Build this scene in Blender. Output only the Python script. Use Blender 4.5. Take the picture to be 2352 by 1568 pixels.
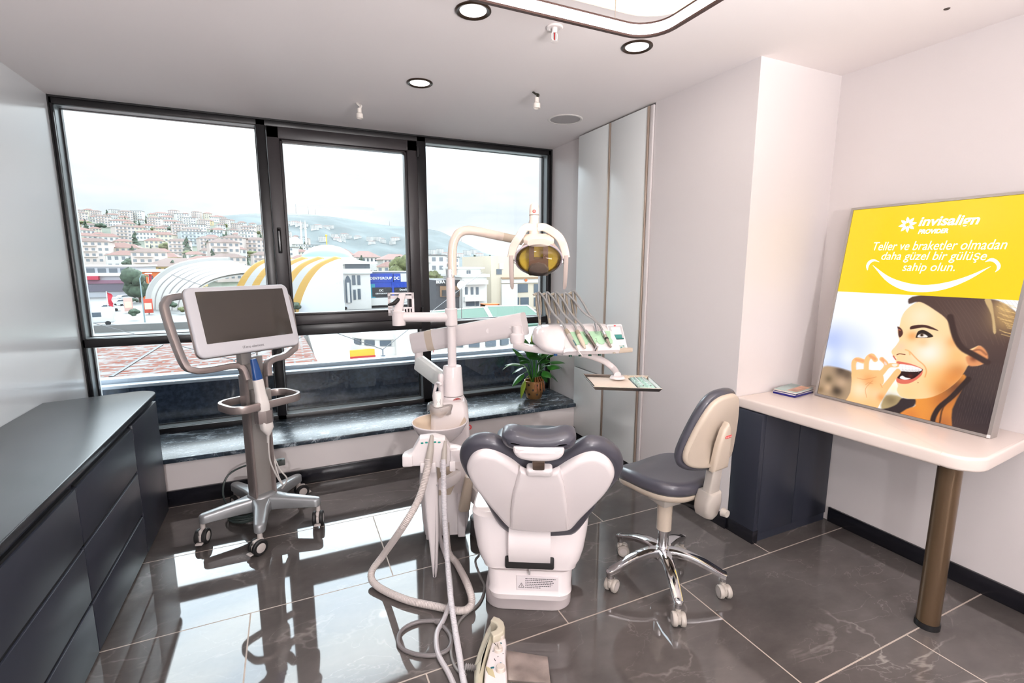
import bpy, bmesh, math, random
from mathutils import Vector, Matrix
for o in list(bpy.data.objects): bpy.data.objects.remove(o)
SC = bpy.context.scene
R = math.radians
# ------------------------------------------------------------------ camera
PITCH, YAW, EYE, FPX = R(9.0543), R(24.4803), 1.55, 1117.0
cam_d = bpy.data.cameras.new('camera'); cam = bpy.data.objects.new('camera', cam_d)
SC.collection.objects.link(cam); SC.camera = cam
cam.location = (0, 0, EYE); cam.rotation_euler = (math.pi/2 - PITCH, 0, -YAW)
cam_d.sensor_width = 36; cam_d.lens = 36*FPX/2352; cam_d.clip_start = .05; cam_d.clip_end = 9000
# ------------------------------------------------------------------ view
vs = SC.view_settings
SC.display_settings.display_device = 'sRGB'
vs.view_transform = 'Standard'; vs.look = 'None'; vs.gamma = 1; vs.exposure = 0.13; vs.use_curve_mapping = False
SC.cycles.max_bounces = 10; SC.cycles.transparent_max_bounces = 24
SC.cycles.caustics_reflective = False; SC.cycles.caustics_refractive = False
SC.cycles.sample_clamp_indirect = 8; SC.cycles.use_denoising = True
# ------------------------------------------------------------------ sky: bright overcast, brightest where the sun sits behind the clouds
def sky():
    w = bpy.data.worlds.new('sky'); SC.world = w; w.use_nodes = True
    n = w.node_tree.nodes; l = w.node_tree.links; n.clear()
    out = n.new('ShaderNodeOutputWorld'); bg = n.new('ShaderNodeBackground')
    tc = n.new('ShaderNodeTexCoord'); sep = n.new('ShaderNodeSeparateXYZ')
    l.new(tc.outputs['Generated'], sep.inputs[0])
    ramp = n.new('ShaderNodeValToRGB'); r = ramp.color_ramp
    l.new(sep.outputs['Z'], ramp.inputs[0])
    st = [(0, (.985, .99, 1.0), .106), (.30, (.975, .985, 1), .107), (.6, (.86, .93, 1.0), .12), (1, (.84, .92, 1), .13)]
    while len(r.elements) < len(st): r.elements.new(.5)
    for e, (p, c, v) in zip(r.elements, st): e.position = p; e.color = (c[0]*v, c[1]*v, c[2]*v, 1)
    # veiled sun: a broad bright patch of cloud in front of the window
    sd = Vector((math.sin(R(11))*math.cos(R(42)), math.cos(R(11))*math.cos(R(42)), math.sin(R(42))))
    dt = n.new('ShaderNodeVectorMath'); dt.operation = 'DOT_PRODUCT'; dt.inputs[1].default_value = sd; l.new(tc.outputs['Generated'], dt.inputs[0])
    gr = n.new('ShaderNodeValToRGB'); g = gr.color_ramp; l.new(dt.outputs['Value'], gr.inputs[0])
    gs = [(0, 0), (.68, 0), (.80, .34), (.90, .9), (1, 1.0)]
    while len(g.elements) < len(gs): g.elements.new(.5)
    for e, (p, v) in zip(g.elements, gs): e.position = p; e.color = (v*.90*1.05, v*.96*1.05, v*1.0*1.05, 1)
    lo = n.new('ShaderNodeMapRange'); lo.interpolation_type = 'SMOOTHSTEP'; lo.inputs[1].default_value = .13; lo.inputs[2].default_value = .44; l.new(sep.outputs['Z'], lo.inputs[0])   # thicker cloud bank near the horizon
    gm2 = n.new('ShaderNodeMix'); gm2.data_type = 'RGBA'; gm2.blend_type = 'MULTIPLY'; gm2.inputs[0].default_value = 1; l.new(gr.outputs[0], gm2.inputs[6]); l.new(lo.outputs[0], gm2.inputs[7])
    ad = n.new('ShaderNodeMix'); ad.data_type = 'RGBA'; ad.blend_type = 'ADD'; ad.inputs[0].default_value = 1; l.new(ramp.outputs[0], ad.inputs[6]); l.new(gm2.outputs[2], ad.inputs[7])
    bk = n.new('ShaderNodeMapRange'); bk.inputs[1].default_value = .15; bk.inputs[2].default_value = -.45; bk.inputs[3].default_value = 1; bk.inputs[4].default_value = 2.9; l.new(sep.outputs['Y'], bk.inputs[0])   # unseen rear sky brightened to light the facades facing the window
    bm_ = n.new('ShaderNodeMix'); bm_.data_type = 'RGBA'; bm_.blend_type = 'MULTIPLY'; bm_.inputs[0].default_value = 1; l.new(ad.outputs[2], bm_.inputs[6]); l.new(bk.outputs[0], bm_.inputs[7])
    no = n.new('ShaderNodeTexNoise'); no.inputs['Scale'].default_value = 3.2; no.inputs['Detail'].default_value = 5
    mp = n.new('ShaderNodeMapping'); mp.inputs['Scale'].default_value = (1, 1, 4.5)
    l.new(tc.outputs['Generated'], mp.inputs[0]); l.new(mp.outputs[0], no.inputs['Vector'])
    cr = n.new('ShaderNodeValToRGB'); cr.color_ramp.elements[0].position = .40; cr.color_ramp.elements[1].position = .58
    cr.color_ramp.elements[0].color = (.86, .91, .97, 1); cr.color_ramp.elements[1].color = (1.05, 1.04, 1.03, 1)
    l.new(no.outputs[0], cr.inputs[0])
    mx = n.new('ShaderNodeMix'); mx.data_type = 'RGBA'; mx.blend_type = 'MULTIPLY'; mx.inputs[0].default_value = 1
    l.new(bm_.outputs[2], mx.inputs[6]); l.new(cr.outputs[0], mx.inputs[7])
    l.new(mx.outputs[2], bg.inputs[0]); bg.inputs[1].default_value = 10.0
    l.new(bg.outputs[0], out.inputs[0])
sky()
# ------------------------------------------------------------------ camera flash and added fill lights
def lamp(name, kind, loc, energy, col, size=.1, target=None, **k):
    d = bpy.data.lights.new(name, kind); d.energy = energy; d.color = col
    if kind == 'AREA': d.size = size
    else: d.shadow_soft_size = size
    for a, b in k.items(): setattr(d, a, b)
    o = bpy.data.objects.new(name, d); SC.collection.objects.link(o); o.location = loc
    if target is not None: o.rotation_euler = (Vector(target)-Vector(loc)).to_track_quat('-Z', 'Y').to_euler()
    return o
lamp('camera_flash', 'POINT', (.72, -.38, 1.46), 28, (1, .975, .97), .03)
lamp('rear_fill', 'AREA', (-.22, -4.3, 1.75), 110, (1, .97, .97), .22, (.6, 3.6, .7))  # unseen fill added behind the camera to brighten the sill wall and chair
lamp('upward_fill', 'AREA', (1.2, -1.5, 1.15), 135, (1, .965, .965), 1.2, (1.05, -.98, 2.02), spread=R(104))  # unseen upward fill added to brighten the ceiling
# ------------------------------------------------------------------ pixel of the 2352x1568 photograph -> point at a known depth plane
FW = Vector((math.sin(YAW)*math.cos(PITCH), math.cos(YAW)*math.cos(PITCH), -math.sin(PITCH)))
RT = Vector((math.cos(YAW), -math.sin(YAW), 0)); UP = RT.cross(FW); EYEV = Vector((0, 0, EYE))
def ray(px, py): return FW + RT*((px-1176)/FPX) - UP*((py-784)/FPX)
def plane(px, py, p, nrm):
    d = ray(px, py); p = Vector(p); nrm = Vector(nrm); return EYEV + d*((p-EYEV).dot(nrm)/d.dot(nrm))
def aty(px, py, y): return plane(px, py, (0, y, 0), (0, 1, 0))
def atx(px, py, x): return plane(px, py, (x, 0, 0), (1, 0, 0))
def atz(px, py, z): return plane(px, py, (0, 0, z), (0, 0, 1))
# ------------------------------------------------------------------ materials
def lin(c): return tuple(((v/255)/12.92 if v/255 <= .04045 else ((v/255+.055)/1.055)**2.4) for v in c)
MATS = {}
def mat(name, col, rough=.4, metal=0, coat=0, bump=None, var=None, emit=0, spec=.5, trans=0, alpha=1):
    if name in MATS: return MATS[name]
    m = bpy.data.materials.new(name); m.use_nodes = True; MATS[name] = m
    nt = m.node_tree; b = nt.nodes['Principled BSDF']; c = lin(col)
    b.inputs['Base Color'].default_value = (*c, 1); b.inputs['Roughness'].default_value = rough
    b.inputs['Metallic'].default_value = metal; b.inputs['Coat Weight'].default_value = coat
    b.inputs['Specular IOR Level'].default_value = spec; b.inputs['Coat Roughness'].default_value = .06
    b.inputs['Transmission Weight'].default_value = trans; b.inputs['Alpha'].default_value = alpha
    if emit: b.inputs['Emission Color'].default_value = (*c, 1); b.inputs['Emission Strength'].default_value = emit
    if bump or var:
        tc = nt.nodes.new('ShaderNodeTexCoord'); no = nt.nodes.new('ShaderNodeTexNoise')
        no.inputs['Scale'].default_value = (bump or var)[0]; no.inputs['Detail'].default_value = 4
        nt.links.new(tc.outputs['Object'], no.inputs['Vector'])
        if bump:
            bp = nt.nodes.new('ShaderNodeBump'); bp.inputs['Strength'].default_value = bump[1]; bp.inputs['Distance'].default_value = .002
            nt.links.new(no.outputs[0], bp.inputs['Height']); nt.links.new(bp.outputs[0], b.inputs['Normal'])
        if var:
            cr = nt.nodes.new('ShaderNodeValToRGB'); f = var[1]
            cr.color_ramp.elements[0].position = .35; cr.color_ramp.elements[1].position = .65
            cr.color_ramp.elements[0].color = (*[v*(1-f) for v in c], 1); cr.color_ramp.elements[1].color = (*[min(1, v*(1+f)) for v in c], 1)
            nt.links.new(no.outputs[0], cr.inputs[0]); nt.links.new(cr.outputs[0], b.inputs['Base Color'])
    return m
def glass(name, tint, refl=1.0):
    if name in MATS: return MATS[name]
    m = bpy.data.materials.new(name); m.use_nodes = True; MATS[name] = m; nt = m.node_tree; nt.nodes.clear()
    o = nt.nodes.new('ShaderNodeOutputMaterial'); t = nt.nodes.new('ShaderNodeBsdfTransparent'); g = nt.nodes.new('ShaderNodeBsdfGlossy')
    t.inputs[0].default_value = (*tint, 1); g.inputs['Roughness'].default_value = .0; g.inputs[0].default_value = (refl, refl, refl, 1)
    f = nt.nodes.new('ShaderNodeFresnel'); f.inputs[0].default_value = 1.45; mx = nt.nodes.new('ShaderNodeMixShader')
    nt.links.new(f.outputs[0], mx.inputs[0]); nt.links.new(t.outputs[0], mx.inputs[1]); nt.links.new(g.outputs[0], mx.inputs[2]); nt.links.new(mx.outputs[0], o.inputs[0])
    return m
def stone(name, base, vein, scale, vw, rough, aniso=(1, 1, 1), grout=None, vs2=1.0, spec=.5, mot=.2):
    """polished stone: mottled base, thin veins from warped noise, optional running-bond joints"""
    m = bpy.data.materials.new(name); m.use_nodes = True; MATS[name] = m; nt = m.node_tree; b = nt.nodes['Principled BSDF']; N = nt.nodes.new; L = nt.links.new
    b.inputs['Roughness'].default_value = rough; b.inputs['Specular IOR Level'].default_value = spec
    tc = N('ShaderNodeTexCoord'); mp = N('ShaderNodeMapping'); mp.inputs['Scale'].default_value = aniso; mp.inputs['Rotation'].default_value = (0, 0, .5)
    L(tc.outputs['Object'], mp.inputs[0])
    n1 = N('ShaderNodeTexNoise'); n1.inputs['Scale'].default_value = scale; n1.inputs['Detail'].default_value = 8; n1.inputs['Roughness'].default_value = .62; L(mp.outputs[0], n1.inputs['Vector'])
    c1 = N('ShaderNodeValToRGB'); c1.color_ramp.elements[0].position = .34; c1.color_ramp.elements[1].position = .68
    bl = lin(base); c1.color_ramp.elements[0].color = (*[v*(1-mot) for v in bl], 1); c1.color_ramp.elements[1].color = (*[v*(1+mot*1.2) for v in bl], 1)
    L(n1.outputs[0], c1.inputs[0]); prev = c1.outputs[0]
    for k, (sc, w, amt) in enumerate(vw):
        n2 = N('ShaderNodeTexNoise'); n2.inputs['Scale'].default_value = sc; n2.inputs['Detail'].default_value = 5; n2.inputs['Distortion'].default_value = .9*vs2; n2.noise_dimensions = '4D'; n2.inputs['W'].default_value = 3.1*k+1
        L(mp.outputs[0], n2.inputs['Vector'])
        s = N('ShaderNodeMath'); s.operation = 'SUBTRACT'; s.inputs[1].default_value = .5; L(n2.outputs[0], s.inputs[0])
        a = N('ShaderNodeMath'); a.operation = 'ABSOLUTE'; L(s.outputs[0], a.inputs[0])
        q = N('ShaderNodeMapRange'); q.inputs[1].default_value = 0; q.inputs[2].default_value = w; q.inputs[3].default_value = amt; q.inputs[4].default_value = 0; L(a.outputs[0], q.inputs[0])
        gate = N('ShaderNodeMath'); gate.operation = 'MULTIPLY'; L(q.outputs[0], gate.inputs[0]); 
        n3 = N('ShaderNodeMapRange'); n3.inputs[1].default_value = .45; n3.inputs[2].default_value = .7; L(n1.outputs[0], n3.inputs[0]); L(n3.outputs[0], gate.inputs[1])
        mx = N('ShaderNodeMix'); mx.data_type = 'RGBA'; mx.inputs[7].default_value = (*lin(vein), 1); L(gate.outputs[0], mx.inputs[0]); L(prev, mx.inputs[6]); prev = mx.outputs[2]
    if grout:
        ox, oy, tw, th, gw, gc = grout
        m2 = N('ShaderNodeMapping'); m2.inputs['Location'].default_value = (-ox/tw, -oy/tw, 0); m2.inputs['Scale'].default_value = (1/tw, 1/tw, 1); L(tc.outputs['Object'], m2.inputs[0])
        br = N('ShaderNodeTexBrick'); br.offset = .5; br.inputs['Scale'].default_value = 1; br.inputs['Mortar Size'].default_value = gw/tw/2
        br.inputs['Mortar Smooth'].default_value = 0; br.inputs['Brick Width'].default_value = 1; br.inputs['Row Height'].default_value = th/tw
        L(m2.outputs[0], br.inputs['Vector'])
        mx = N('ShaderNodeMix'); mx.data_type = 'RGBA'; mx.inputs[7].default_value = (*lin(gc), 1); L(br.outputs['Fac'], mx.inputs[0]); L(prev, mx.inputs[6]); prev = mx.outputs[2]
        rr = N('ShaderNodeMapRange'); rr.inputs[3].default_value = rough; rr.inputs[4].default_value = .6; L(br.outputs['Fac'], rr.inputs[0]); L(rr.outputs[0], b.inputs['Roughness'])
    L(prev, b.inputs['Base Color'])
    return m
# ------------------------------------------------------------------ mesh building
class MB:
    def __init__(s): s.bm = bmesh.new()
    def box(s, lo, hi, bev=0, seg=2, M=None):
        v = [s.bm.verts.new((x, y, z)) for x in (lo[0], hi[0]) for y in (lo[1], hi[1]) for z in (lo[2], hi[2])]
        f = [s.bm.faces.new([v[i] for i in q]) for q in ((0, 1, 3, 2), (4, 6, 7, 5), (0, 4, 5, 1), (2, 3, 7, 6), (0, 2, 6, 4), (1, 5, 7, 3))]
        vs_ = v
        if bev:
            es = list({e for q in f for e in q.edges}); r = bmesh.ops.bevel(s.bm, geom=es, offset=bev, segments=seg, profile=.5, affect='EDGES')
            vs_ = list({x for q in r['faces'] for x in q.verts} | {x for x in v if x.is_valid})
        if M is not None: bmesh.ops.transform(s.bm, matrix=M, verts=vs_)
        return s
    def cb(s, c, d, bev=0, seg=2, M=None):
        s.box([c[i]-d[i]/2 for i in range(3)], [c[i]+d[i]/2 for i in range(3)], bev, seg, M); return s
    def loft(s, rings, cap0=True, cap1=True, closed=True):
        rr = [[s.bm.verts.new(p) for p in r] for r in rings]; n = len(rr[0])
        for a, b in zip(rr, rr[1:]):
            for i in range(n if closed else n-1):
                j = (i+1) % n; s.bm.faces.new((a[i], a[j], b[j], b[i]))
        if closed and cap0: s.bm.faces.new(rr[0][::-1])
        if closed and cap1: s.bm.faces.new(rr[-1])
        return s
    def tube(s, pts, r, n=10, closed=False, flat=None, up=None):
        """sweep a round (or flat=(w,h) rounded) section along points; r a number or a list"""
        P = [Vector(p) for p in pts]; m = len(P); rings = []
        rs = r if isinstance(r, (list, tuple)) else [r]*m
        T = []
        for i in range(m):
            a = P[(i-1) % m] if (closed or i) else P[0]; b = P[(i+1) % m] if (closed or i < m-1) else P[-1]
            T.append((b-a).normalized() if (b-a).length > 1e-9 else Vector((0, 0, 1)))
        u = Vector(up) if up is not None else (Vector((0, 0, 1)) if abs(T[0].z) < .9 else Vector((1, 0, 0)))
        for i in range(m):
            if up is not None and i: u = Vector(up)
            x = T[i].cross(u)
            if x.length < 1e-6: x = T[i].cross(Vector((.3, 1, .2)))
            x.normalize(); y = x.cross(T[i]).normalized(); u = y
            ring = []
            for k in range(n):
                t = 2*math.pi*(k+.5)/n; c, q = math.cos(t), math.sin(t)
                if flat:
                    e = .45; c2 = math.copysign(abs(c)**e, c)*flat[0]/2*(rs[i] if isinstance(r, (list, tuple)) else 1); q2 = math.copysign(abs(q)**e, q)*flat[1]/2*(rs[i] if isinstance(r, (list, tuple)) else 1)
                    ring.append(P[i]+x*c2+y*q2)
                else: ring.append(P[i]+(x*c+y*q)*rs[i])
            rings.append(ring)
        if closed: rings.append(rings[0]); 
        if closed:
            rr = [[s.bm.verts.new(p) for p in g] for g in rings[:-1]]; rr.append(rr[0])
            for a, b in zip(rr, rr[1:]):
                for i in range(n): s.bm.faces.new((a[i], a[(i+1) % n], b[(i+1) % n], b[i]))
        else: s.loft(rings)
        return s
    def cyl(s, p0, p1, r0, r1=None, n=20): return s.tube([p0, p1], [r0, r0 if r1 is None else r1], n)
    def lathe(s, prof, c=(0, 0, 0), ax='z', n=28, M=None, caps=True):
        rings = []
        for r, h in prof:
            g = []
            for k in range(n):
                t = 2*math.pi*k/n; x, y = max(r, 1e-5)*math.cos(t), max(r, 1e-5)*math.sin(t)
                p = Vector({'z': (x, y, h), 'y': (x, -h, y), 'x': (h, x, y)}[ax])
                if M is not None: p = M @ p
                g.append(p+Vector(c))
            rings.append(g)
        return s.loft(rings, caps, caps)
    def ell(s, c, r, n=16, m=10, M=None):
        return s.lathe([(math.sin(math.pi*i/m), -math.cos(math.pi*i/m)) for i in range(m+1)], (0, 0, 0), 'z', n, (Matrix.Translation(c) @ (M or Matrix()) @ Matrix.Diagonal((*r, 1))))
    def pad(s, poly, z0, z1, r0, r1, fmap=None, seg=4, dome=0):
        """extruded outline with rounded rims: r0 at z0, r1 at z1; fmap maps (x,y,z) to space"""
        n = len(poly); P = [Vector(p) for p in poly]
        area = sum(P[i].x*P[(i+1) % n].y-P[(i+1) % n].x*P[i].y for i in range(n))
        if area < 0: P = P[::-1]
        nor = []
        for i in range(n):
            e1 = (P[i]-P[i-1]).normalized(); e2 = (P[(i+1) % n]-P[i]).normalized()
            a = Vector((e1.y, -e1.x)); b = Vector((e2.y, -e2.x)); v = a+b
            nor.append(v.normalized()/max(.5, v.normalized().dot(a)) if v.length > 1e-6 else a)
        lv = []
        for k in range(seg+1):
            t = math.pi/2*k/seg; lv.append((r0*(1-math.sin(t)), z0+r0*(1-math.cos(t))) if r0 else (0, z0))
            if not r0: break
        for k in range(seg+1):
            t = math.pi/2*k/seg; lv.append((r1*(1-math.cos(t)), z1-r1*(1-math.sin(t))) if r1 else (0, z1))
            if not r1: break
        fm = fmap or (lambda x, y, z: (x, y, z))
        cx = sum(p.x for p in P)/n; cy = sum(p.y for p in P)/n
        rings = [[fm(P[i].x-nor[i].x*o, P[i].y-nor[i].y*o, z) for i in range(n)] for o, z in lv]
        if dome:
            o, z = lv[-1]
            for t in (.75, .5, .25): rings.append([fm(cx+(P[i].x-nor[i].x*o-cx)*t, cy+(P[i].y-nor[i].y*o-cy)*t, z+dome*(1-t*t)) for i in range(n)])
        return s.loft(rings)
    def face(s, pts): s.bm.faces.new([s.bm.verts.new(p) for p in pts]); return s
    def xf(s, M): bmesh.ops.transform(s.bm, matrix=M, verts=s.bm.verts[:]); return s
    def build(s, name, m, parent=None, world=False, smooth=35, label=None):
        bmesh.ops.remove_doubles(s.bm, verts=s.bm.verts[:], dist=1e-6)
        bmesh.ops.recalc_face_normals(s.bm, faces=s.bm.faces[:])
        if world and parent is not None:
            inv = chain(parent).inverted(); bmesh.ops.transform(s.bm, matrix=inv, verts=s.bm.verts[:])
        me = bpy.data.meshes.new(name); s.bm.to_mesh(me); s.bm.free()
        if smooth:
            me.shade_smooth(); me.set_sharp_from_angle(angle=R(smooth))
        me.materials.append(m)
        o = bpy.data.objects.new(name, me); SC.collection.objects.link(o); o.parent = parent
        if label: o['label'] = label
        return o
def chain(o):
    M = Matrix()
    while o is not None: M = Matrix.LocRotScale(o.location, o.rotation_euler, o.scale) @ M; o = o.parent
    return M
def tag(o, label, cat, group=None):
    o['label'] = label; o['category'] = cat
    if group: o['group'] = group
    return o
def thing(name, label, cat, loc=(0, 0, 0), rz=0, group=None):
    o = bpy.data.objects.new(name, None); SC.collection.objects.link(o); o.location = loc; o.rotation_euler = (0, 0, rz); o.empty_display_size = .1
    return tag(o, label, cat, group)
def struct(o, label=None):
    o['kind'] = 'structure'
    if label: o['label'] = label
    return o
def dup(root, label=None, loc=None, rz=None):
    r = root.copy(); SC.collection.objects.link(r)
    if loc is not None: r.location = loc
    if rz is not None: r.rotation_euler = (0, 0, rz)
    if label: r['label'] = label
    for ch in list(root.children):
        c = ch.copy(); SC.collection.objects.link(c); c.parent = r
        for g in list(ch.children):
            d = g.copy(); SC.collection.objects.link(d); d.parent = c
    return r
def text(body, name, m, parent, origin, xd, yd, size, depth=.001, bold=0, align='CENTER', shear=0, space=1.0):
    """raised lettering: xd runs along the line, yd up the letters"""
    c = bpy.data.curves.new(name, 'FONT'); c.body = body; c.size = size; c.extrude = depth; c.align_x = align; c.align_y = 'CENTER'; c.offset = bold*size; c.shear = shear; c.space_character = space
    t = bpy.data.objects.new(name, c); SC.collection.objects.link(t); bpy.context.view_layer.update()
    me = bpy.data.meshes.new_from_object(t.evaluated_get(bpy.context.evaluated_depsgraph_get())); bpy.data.objects.remove(t); bpy.data.curves.remove(c)
    me.name = name; me.materials.clear(); me.materials.append(m); o = bpy.data.objects.new(name, me); SC.collection.objects.link(o)
    x = Vector(xd).normalized(); y = Vector(yd); y = (y-x*x.dot(y)).normalized(); z = x.cross(y)
    M = Matrix((( x.x, y.x, z.x, origin[0]), (x.y, y.y, z.y, origin[1]), (x.z, y.z, z.z, origin[2]), (0, 0, 0, 1)))
    if parent is not None: M = chain(parent).inverted() @ M
    o.parent = parent; o.matrix_local = M
    return o
def lp(root, px, py, yl):
    """pixel -> local point of a thing on its local plane y = yl"""
    M = chain(root); n = M.to_3x3() @ Vector((0, 1, 0)); return M.inverted() @ plane(px, py, M @ Vector((0, yl, 0)), n)
def rrect(w, h, r, n=5, cx=0, cy=0):
    out = []
    for sx, sy, a0 in ((1, 1, 0), (-1, 1, 90), (-1, -1, 180), (1, -1, 270)):
        for k in range(n+1):
            t = R(a0+90*k/n); out.append((cx+sx*(w/2-r)+r*math.cos(t), cy+sy*(h/2-r)+r*math.sin(t)))
    return out
def smooth_pts(P, n=6, closed=False):
    """Catmull-Rom through points"""
    P = [Vector(p) for p in P]; m = len(P); out = []
    for i in range(m if closed else m-1):
        p0 = P[(i-1) % m] if (closed or i) else P[0]*2-P[1]; p1 = P[i]; p2 = P[(i+1) % m]; p3 = P[(i+2) % m] if (closed or i < m-2) else P[-1]*2-P[-2]
        for k in range(n):
            t = k/n; out.append(.5*((2*p1)+(p2-p0)*t+(2*p0-5*p1+4*p2-p3)*t*t+(3*p1-p0-3*p2+p3)*t**3))
    if not closed: out.append(P[-1])
    return out
# ================================================================== the room
XL, XR, XC, YW, YS, YP, YB, ZC = -1.3035, 2.914, 2.266, 4.166, 3.582, 1.909, -4.8, 2.597
white = mat('white wall paint', (224, 217, 216), .35, bump=(180, .08))
wall_l = mat('satin white wall panel', (243, 246, 248), .16, spec=.5)
ceilm = mat('ceiling paint', (238, 231, 230), .7)
black = mat('black window frame', (25, 23, 25), .3)
case_m = mat('dark brown casement', (46, 41, 43), .36, bump=(300, .05))
grime = mat('black sealant', (16, 15, 17), .6)
base_m = mat('black skirting', (24, 24, 30), .22)
navy = mat('dark slate cabinet lacquer', (42, 45, 56), .42)
navy_top = mat('dark slate worktop', (40, 41, 46), .26, var=(6, .25), spec=.3)
floor_m = stone('polished grey brown tile', (84, 79, 77), (176, 168, 162), 1.3, [(1.1, .010, .55), (3.2, .006, .35)], .035, (1, 1.7, 1), (.380, .334, 1.268, .648, .006, (172, 158, 146)), spec=.62, mot=.3)
marble = stone('black marble sill', (50, 60, 70), (200, 212, 220), 6.0, [(5.5, .022, 1), (11, .02, .8), (1.4, .012, 1.6)], .27, (1, 2.4, 1), None, 1.8, mot=.75, spec=.35)
def wall(name, lo, hi, m=white): return struct(MB().box(lo, hi).build(name, m, smooth=0))
struct(MB().box((XL-.2, YB-.2, -.12), (XR+.2, YW+.05, 0)).build('floor', floor_m, smooth=0))
wall('ceiling', (XL-.2, YB-.2, ZC), (XR+.2, YW+.25, ZC+.15), ceilm)
wall('wall_left', (XL-.2, YB, 0), (XL, YW+.25, ZC), wall_l)
wall('wall_right', (XR, YB, 0), (XR+.2, YP+.4, ZC))
wall('wall_pillar', (XC, YP, 0), (XR, 2.70, ZC))
wall('wall_closet', (XC+.036, 2.70, 0), (XR+.2, YW+.25, ZC))
wall('wall_back', (XL-.2, YB-.2, 0), (XR+.2, YB, ZC))
wall('wall_window', (XL, YS+.02, 0), (XC+.03, YS+.14, .295))
wall('wall_below_window', (XL, YW+.1, -.3), (XC+.03, YW+.32, .29))
struct(MB().box((XL, YS-.012, .295), (XC+.03, YW+.02, .325), .004).build('trim_sill', marble, smooth=30), 'black veined marble window sill')
# skirting
struct(MB().box((XL+.5, YS-.002, 0), (XC, YS+.02, .105), .003).build('baseboard_window', base_m))
struct(MB().box((XR-.016, YB, 0), (XR, YP-.19, .09), .003).build('baseboard_right', base_m))
struct(MB().box((XC-.016, YP+.0, 0), (XC+.0, 2.70, .085), .003).build('baseboard_pillar', base_m))
struct(MB().box((XC-.012, 2.70, 0), (XC+.034, YS, .058), .003).build('baseboard_closet', base_m))
# ------------------------------------------------------------------ window: frame grid, casement, fixed panes
gl = glass('clear glass', (.94, .97, .97), .9)
def win():
    f = MB(); D0, D1 = YW-.005, YW+.125
    def bar(x0, x1, z0, z1, y0=D0, y1=D1, b=.004): f.box((x0, y0, z0), (x1, y1, z1), b)
    zb, zt = .30, 2.597
    x0, x1 = XL-.005, XC+.035
    bar(x0, x0+.024, zb, zt); bar(x1-.034, x1, zb, zt)
    bar(x0, x1, zt-.05, zt); bar(x0, x1, zb, zb+.06)
    bar(-.150, -.085, zb, zt); bar(1.030, 1.107, zb, zt)
    bar(x0, -.15, .985, 1.045); bar(1.107, x1, .985, 1.045); bar(-.085, 1.03, .990, 1.075)
    fr = struct(f.build('window_1', black)); fr['label'] = 'black framed window in three bays over the marble sill'
    g = MB(); ST = .012                                            # glazing beads, set back against the glass
    cells = [(x0+.024, -.15, 1.045, zt-.05), (1.107, x1-.034, 1.045, zt-.05), (x0+.024, -.15, zb+.06, .985), (-.085, 1.03, zb+.06, .99), (1.107, x1-.034, zb+.06, .985)]
    rv = MB()                                                      # pale reveals between the dark front edge and the glass
    for a, b, c, d in cells:
        for q in ((a, a+ST, c, d), (b-ST, b, c, d), (a, b, c, c+ST*.6), (a, b, d-ST*.5, d)): g.box((q[0], YW+.090, q[2]), (q[1], YW+.12, q[3]))
        for q in ((a, a+.003, c, d), (b-.003, b, c, d), (a, b, d-.003, d), (a, b, c, c+.003)): rv.box((q[0], YW+.016, q[2]), (q[1], YW+.090, q[3]))
    g.build('glazing_bead', black, fr)
    rv.build('reveal', mat('pale anodised reveal', (150, 160, 164), .3, metal=.2), fr, smooth=0, label='pale metal reveal')
    for i, (a, b, c, d) in enumerate(cells):
        MB().box((a+.008, YW+.101, c+.008), (b-.008, YW+.107, d-.008)).build('pane', gl, fr, smooth=0)
    s = MB(); a, b, c, d = -.083, 1.028, 1.078, 2.545; y0, y1 = YW-.03, YW+.06     # opening casement
    for q in ((a, a+.085, c, d), (b-.085, b, c, d), (a, b, c, c+.075), (a, b, d-.085, d)): s.box((q[0], y0, q[2]), (q[1], y1, q[3]), .006)
    for q in ((a+.085, a+.105, c+.075, d-.085), (b-.105, b-.085, c+.075, d-.085), (a+.085, b-.085, c+.075, c+.092), (a+.085, b-.085, d-.10, d-.085)): s.box((q[0], y0+.012, q[2]), (q[1], y1, q[3]), .003)
    cs = s.build('casement', case_m, fr)
    MB().box((a+.1, YW+.03, c+.085), (b-.1, YW+.036, d-.095)).build('pane', gl, cs, smooth=0)
    h = MB(); h.box((-.058, y0-.012, 1.63), (-.03, y0, 1.82), .006); h.tube([(-.044, y0-.01, 1.80), (-.044, y0-.038, 1.79), (-.044, y0-.04, 1.72), (-.044, y0-.034, 1.645)], .011, 8)
    h.build('handle', mat('black handle', (18, 17, 18), .25), cs, label='slim black casement handle')
    hg = MB(); hg.cyl((1.032, y0-.008, 2.42), (1.032, y0-.008, 2.50), .012); hg.cyl((1.032, y0-.008, 1.10), (1.032, y0-.008, 1.18), .012); hg.build('hinge', black, cs)
win()
struct(MB().box((XL-.001, YW-.02, .3), (XL+.006, YW+.01, ZC)).box((XC+.022, YW-.02, .3), (XC+.036, YW+.01, ZC)).box((XL, YW-.016, ZC-.012), (XC+.03, YW, ZC)).build('trim_1', grime, smooth=0))
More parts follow.
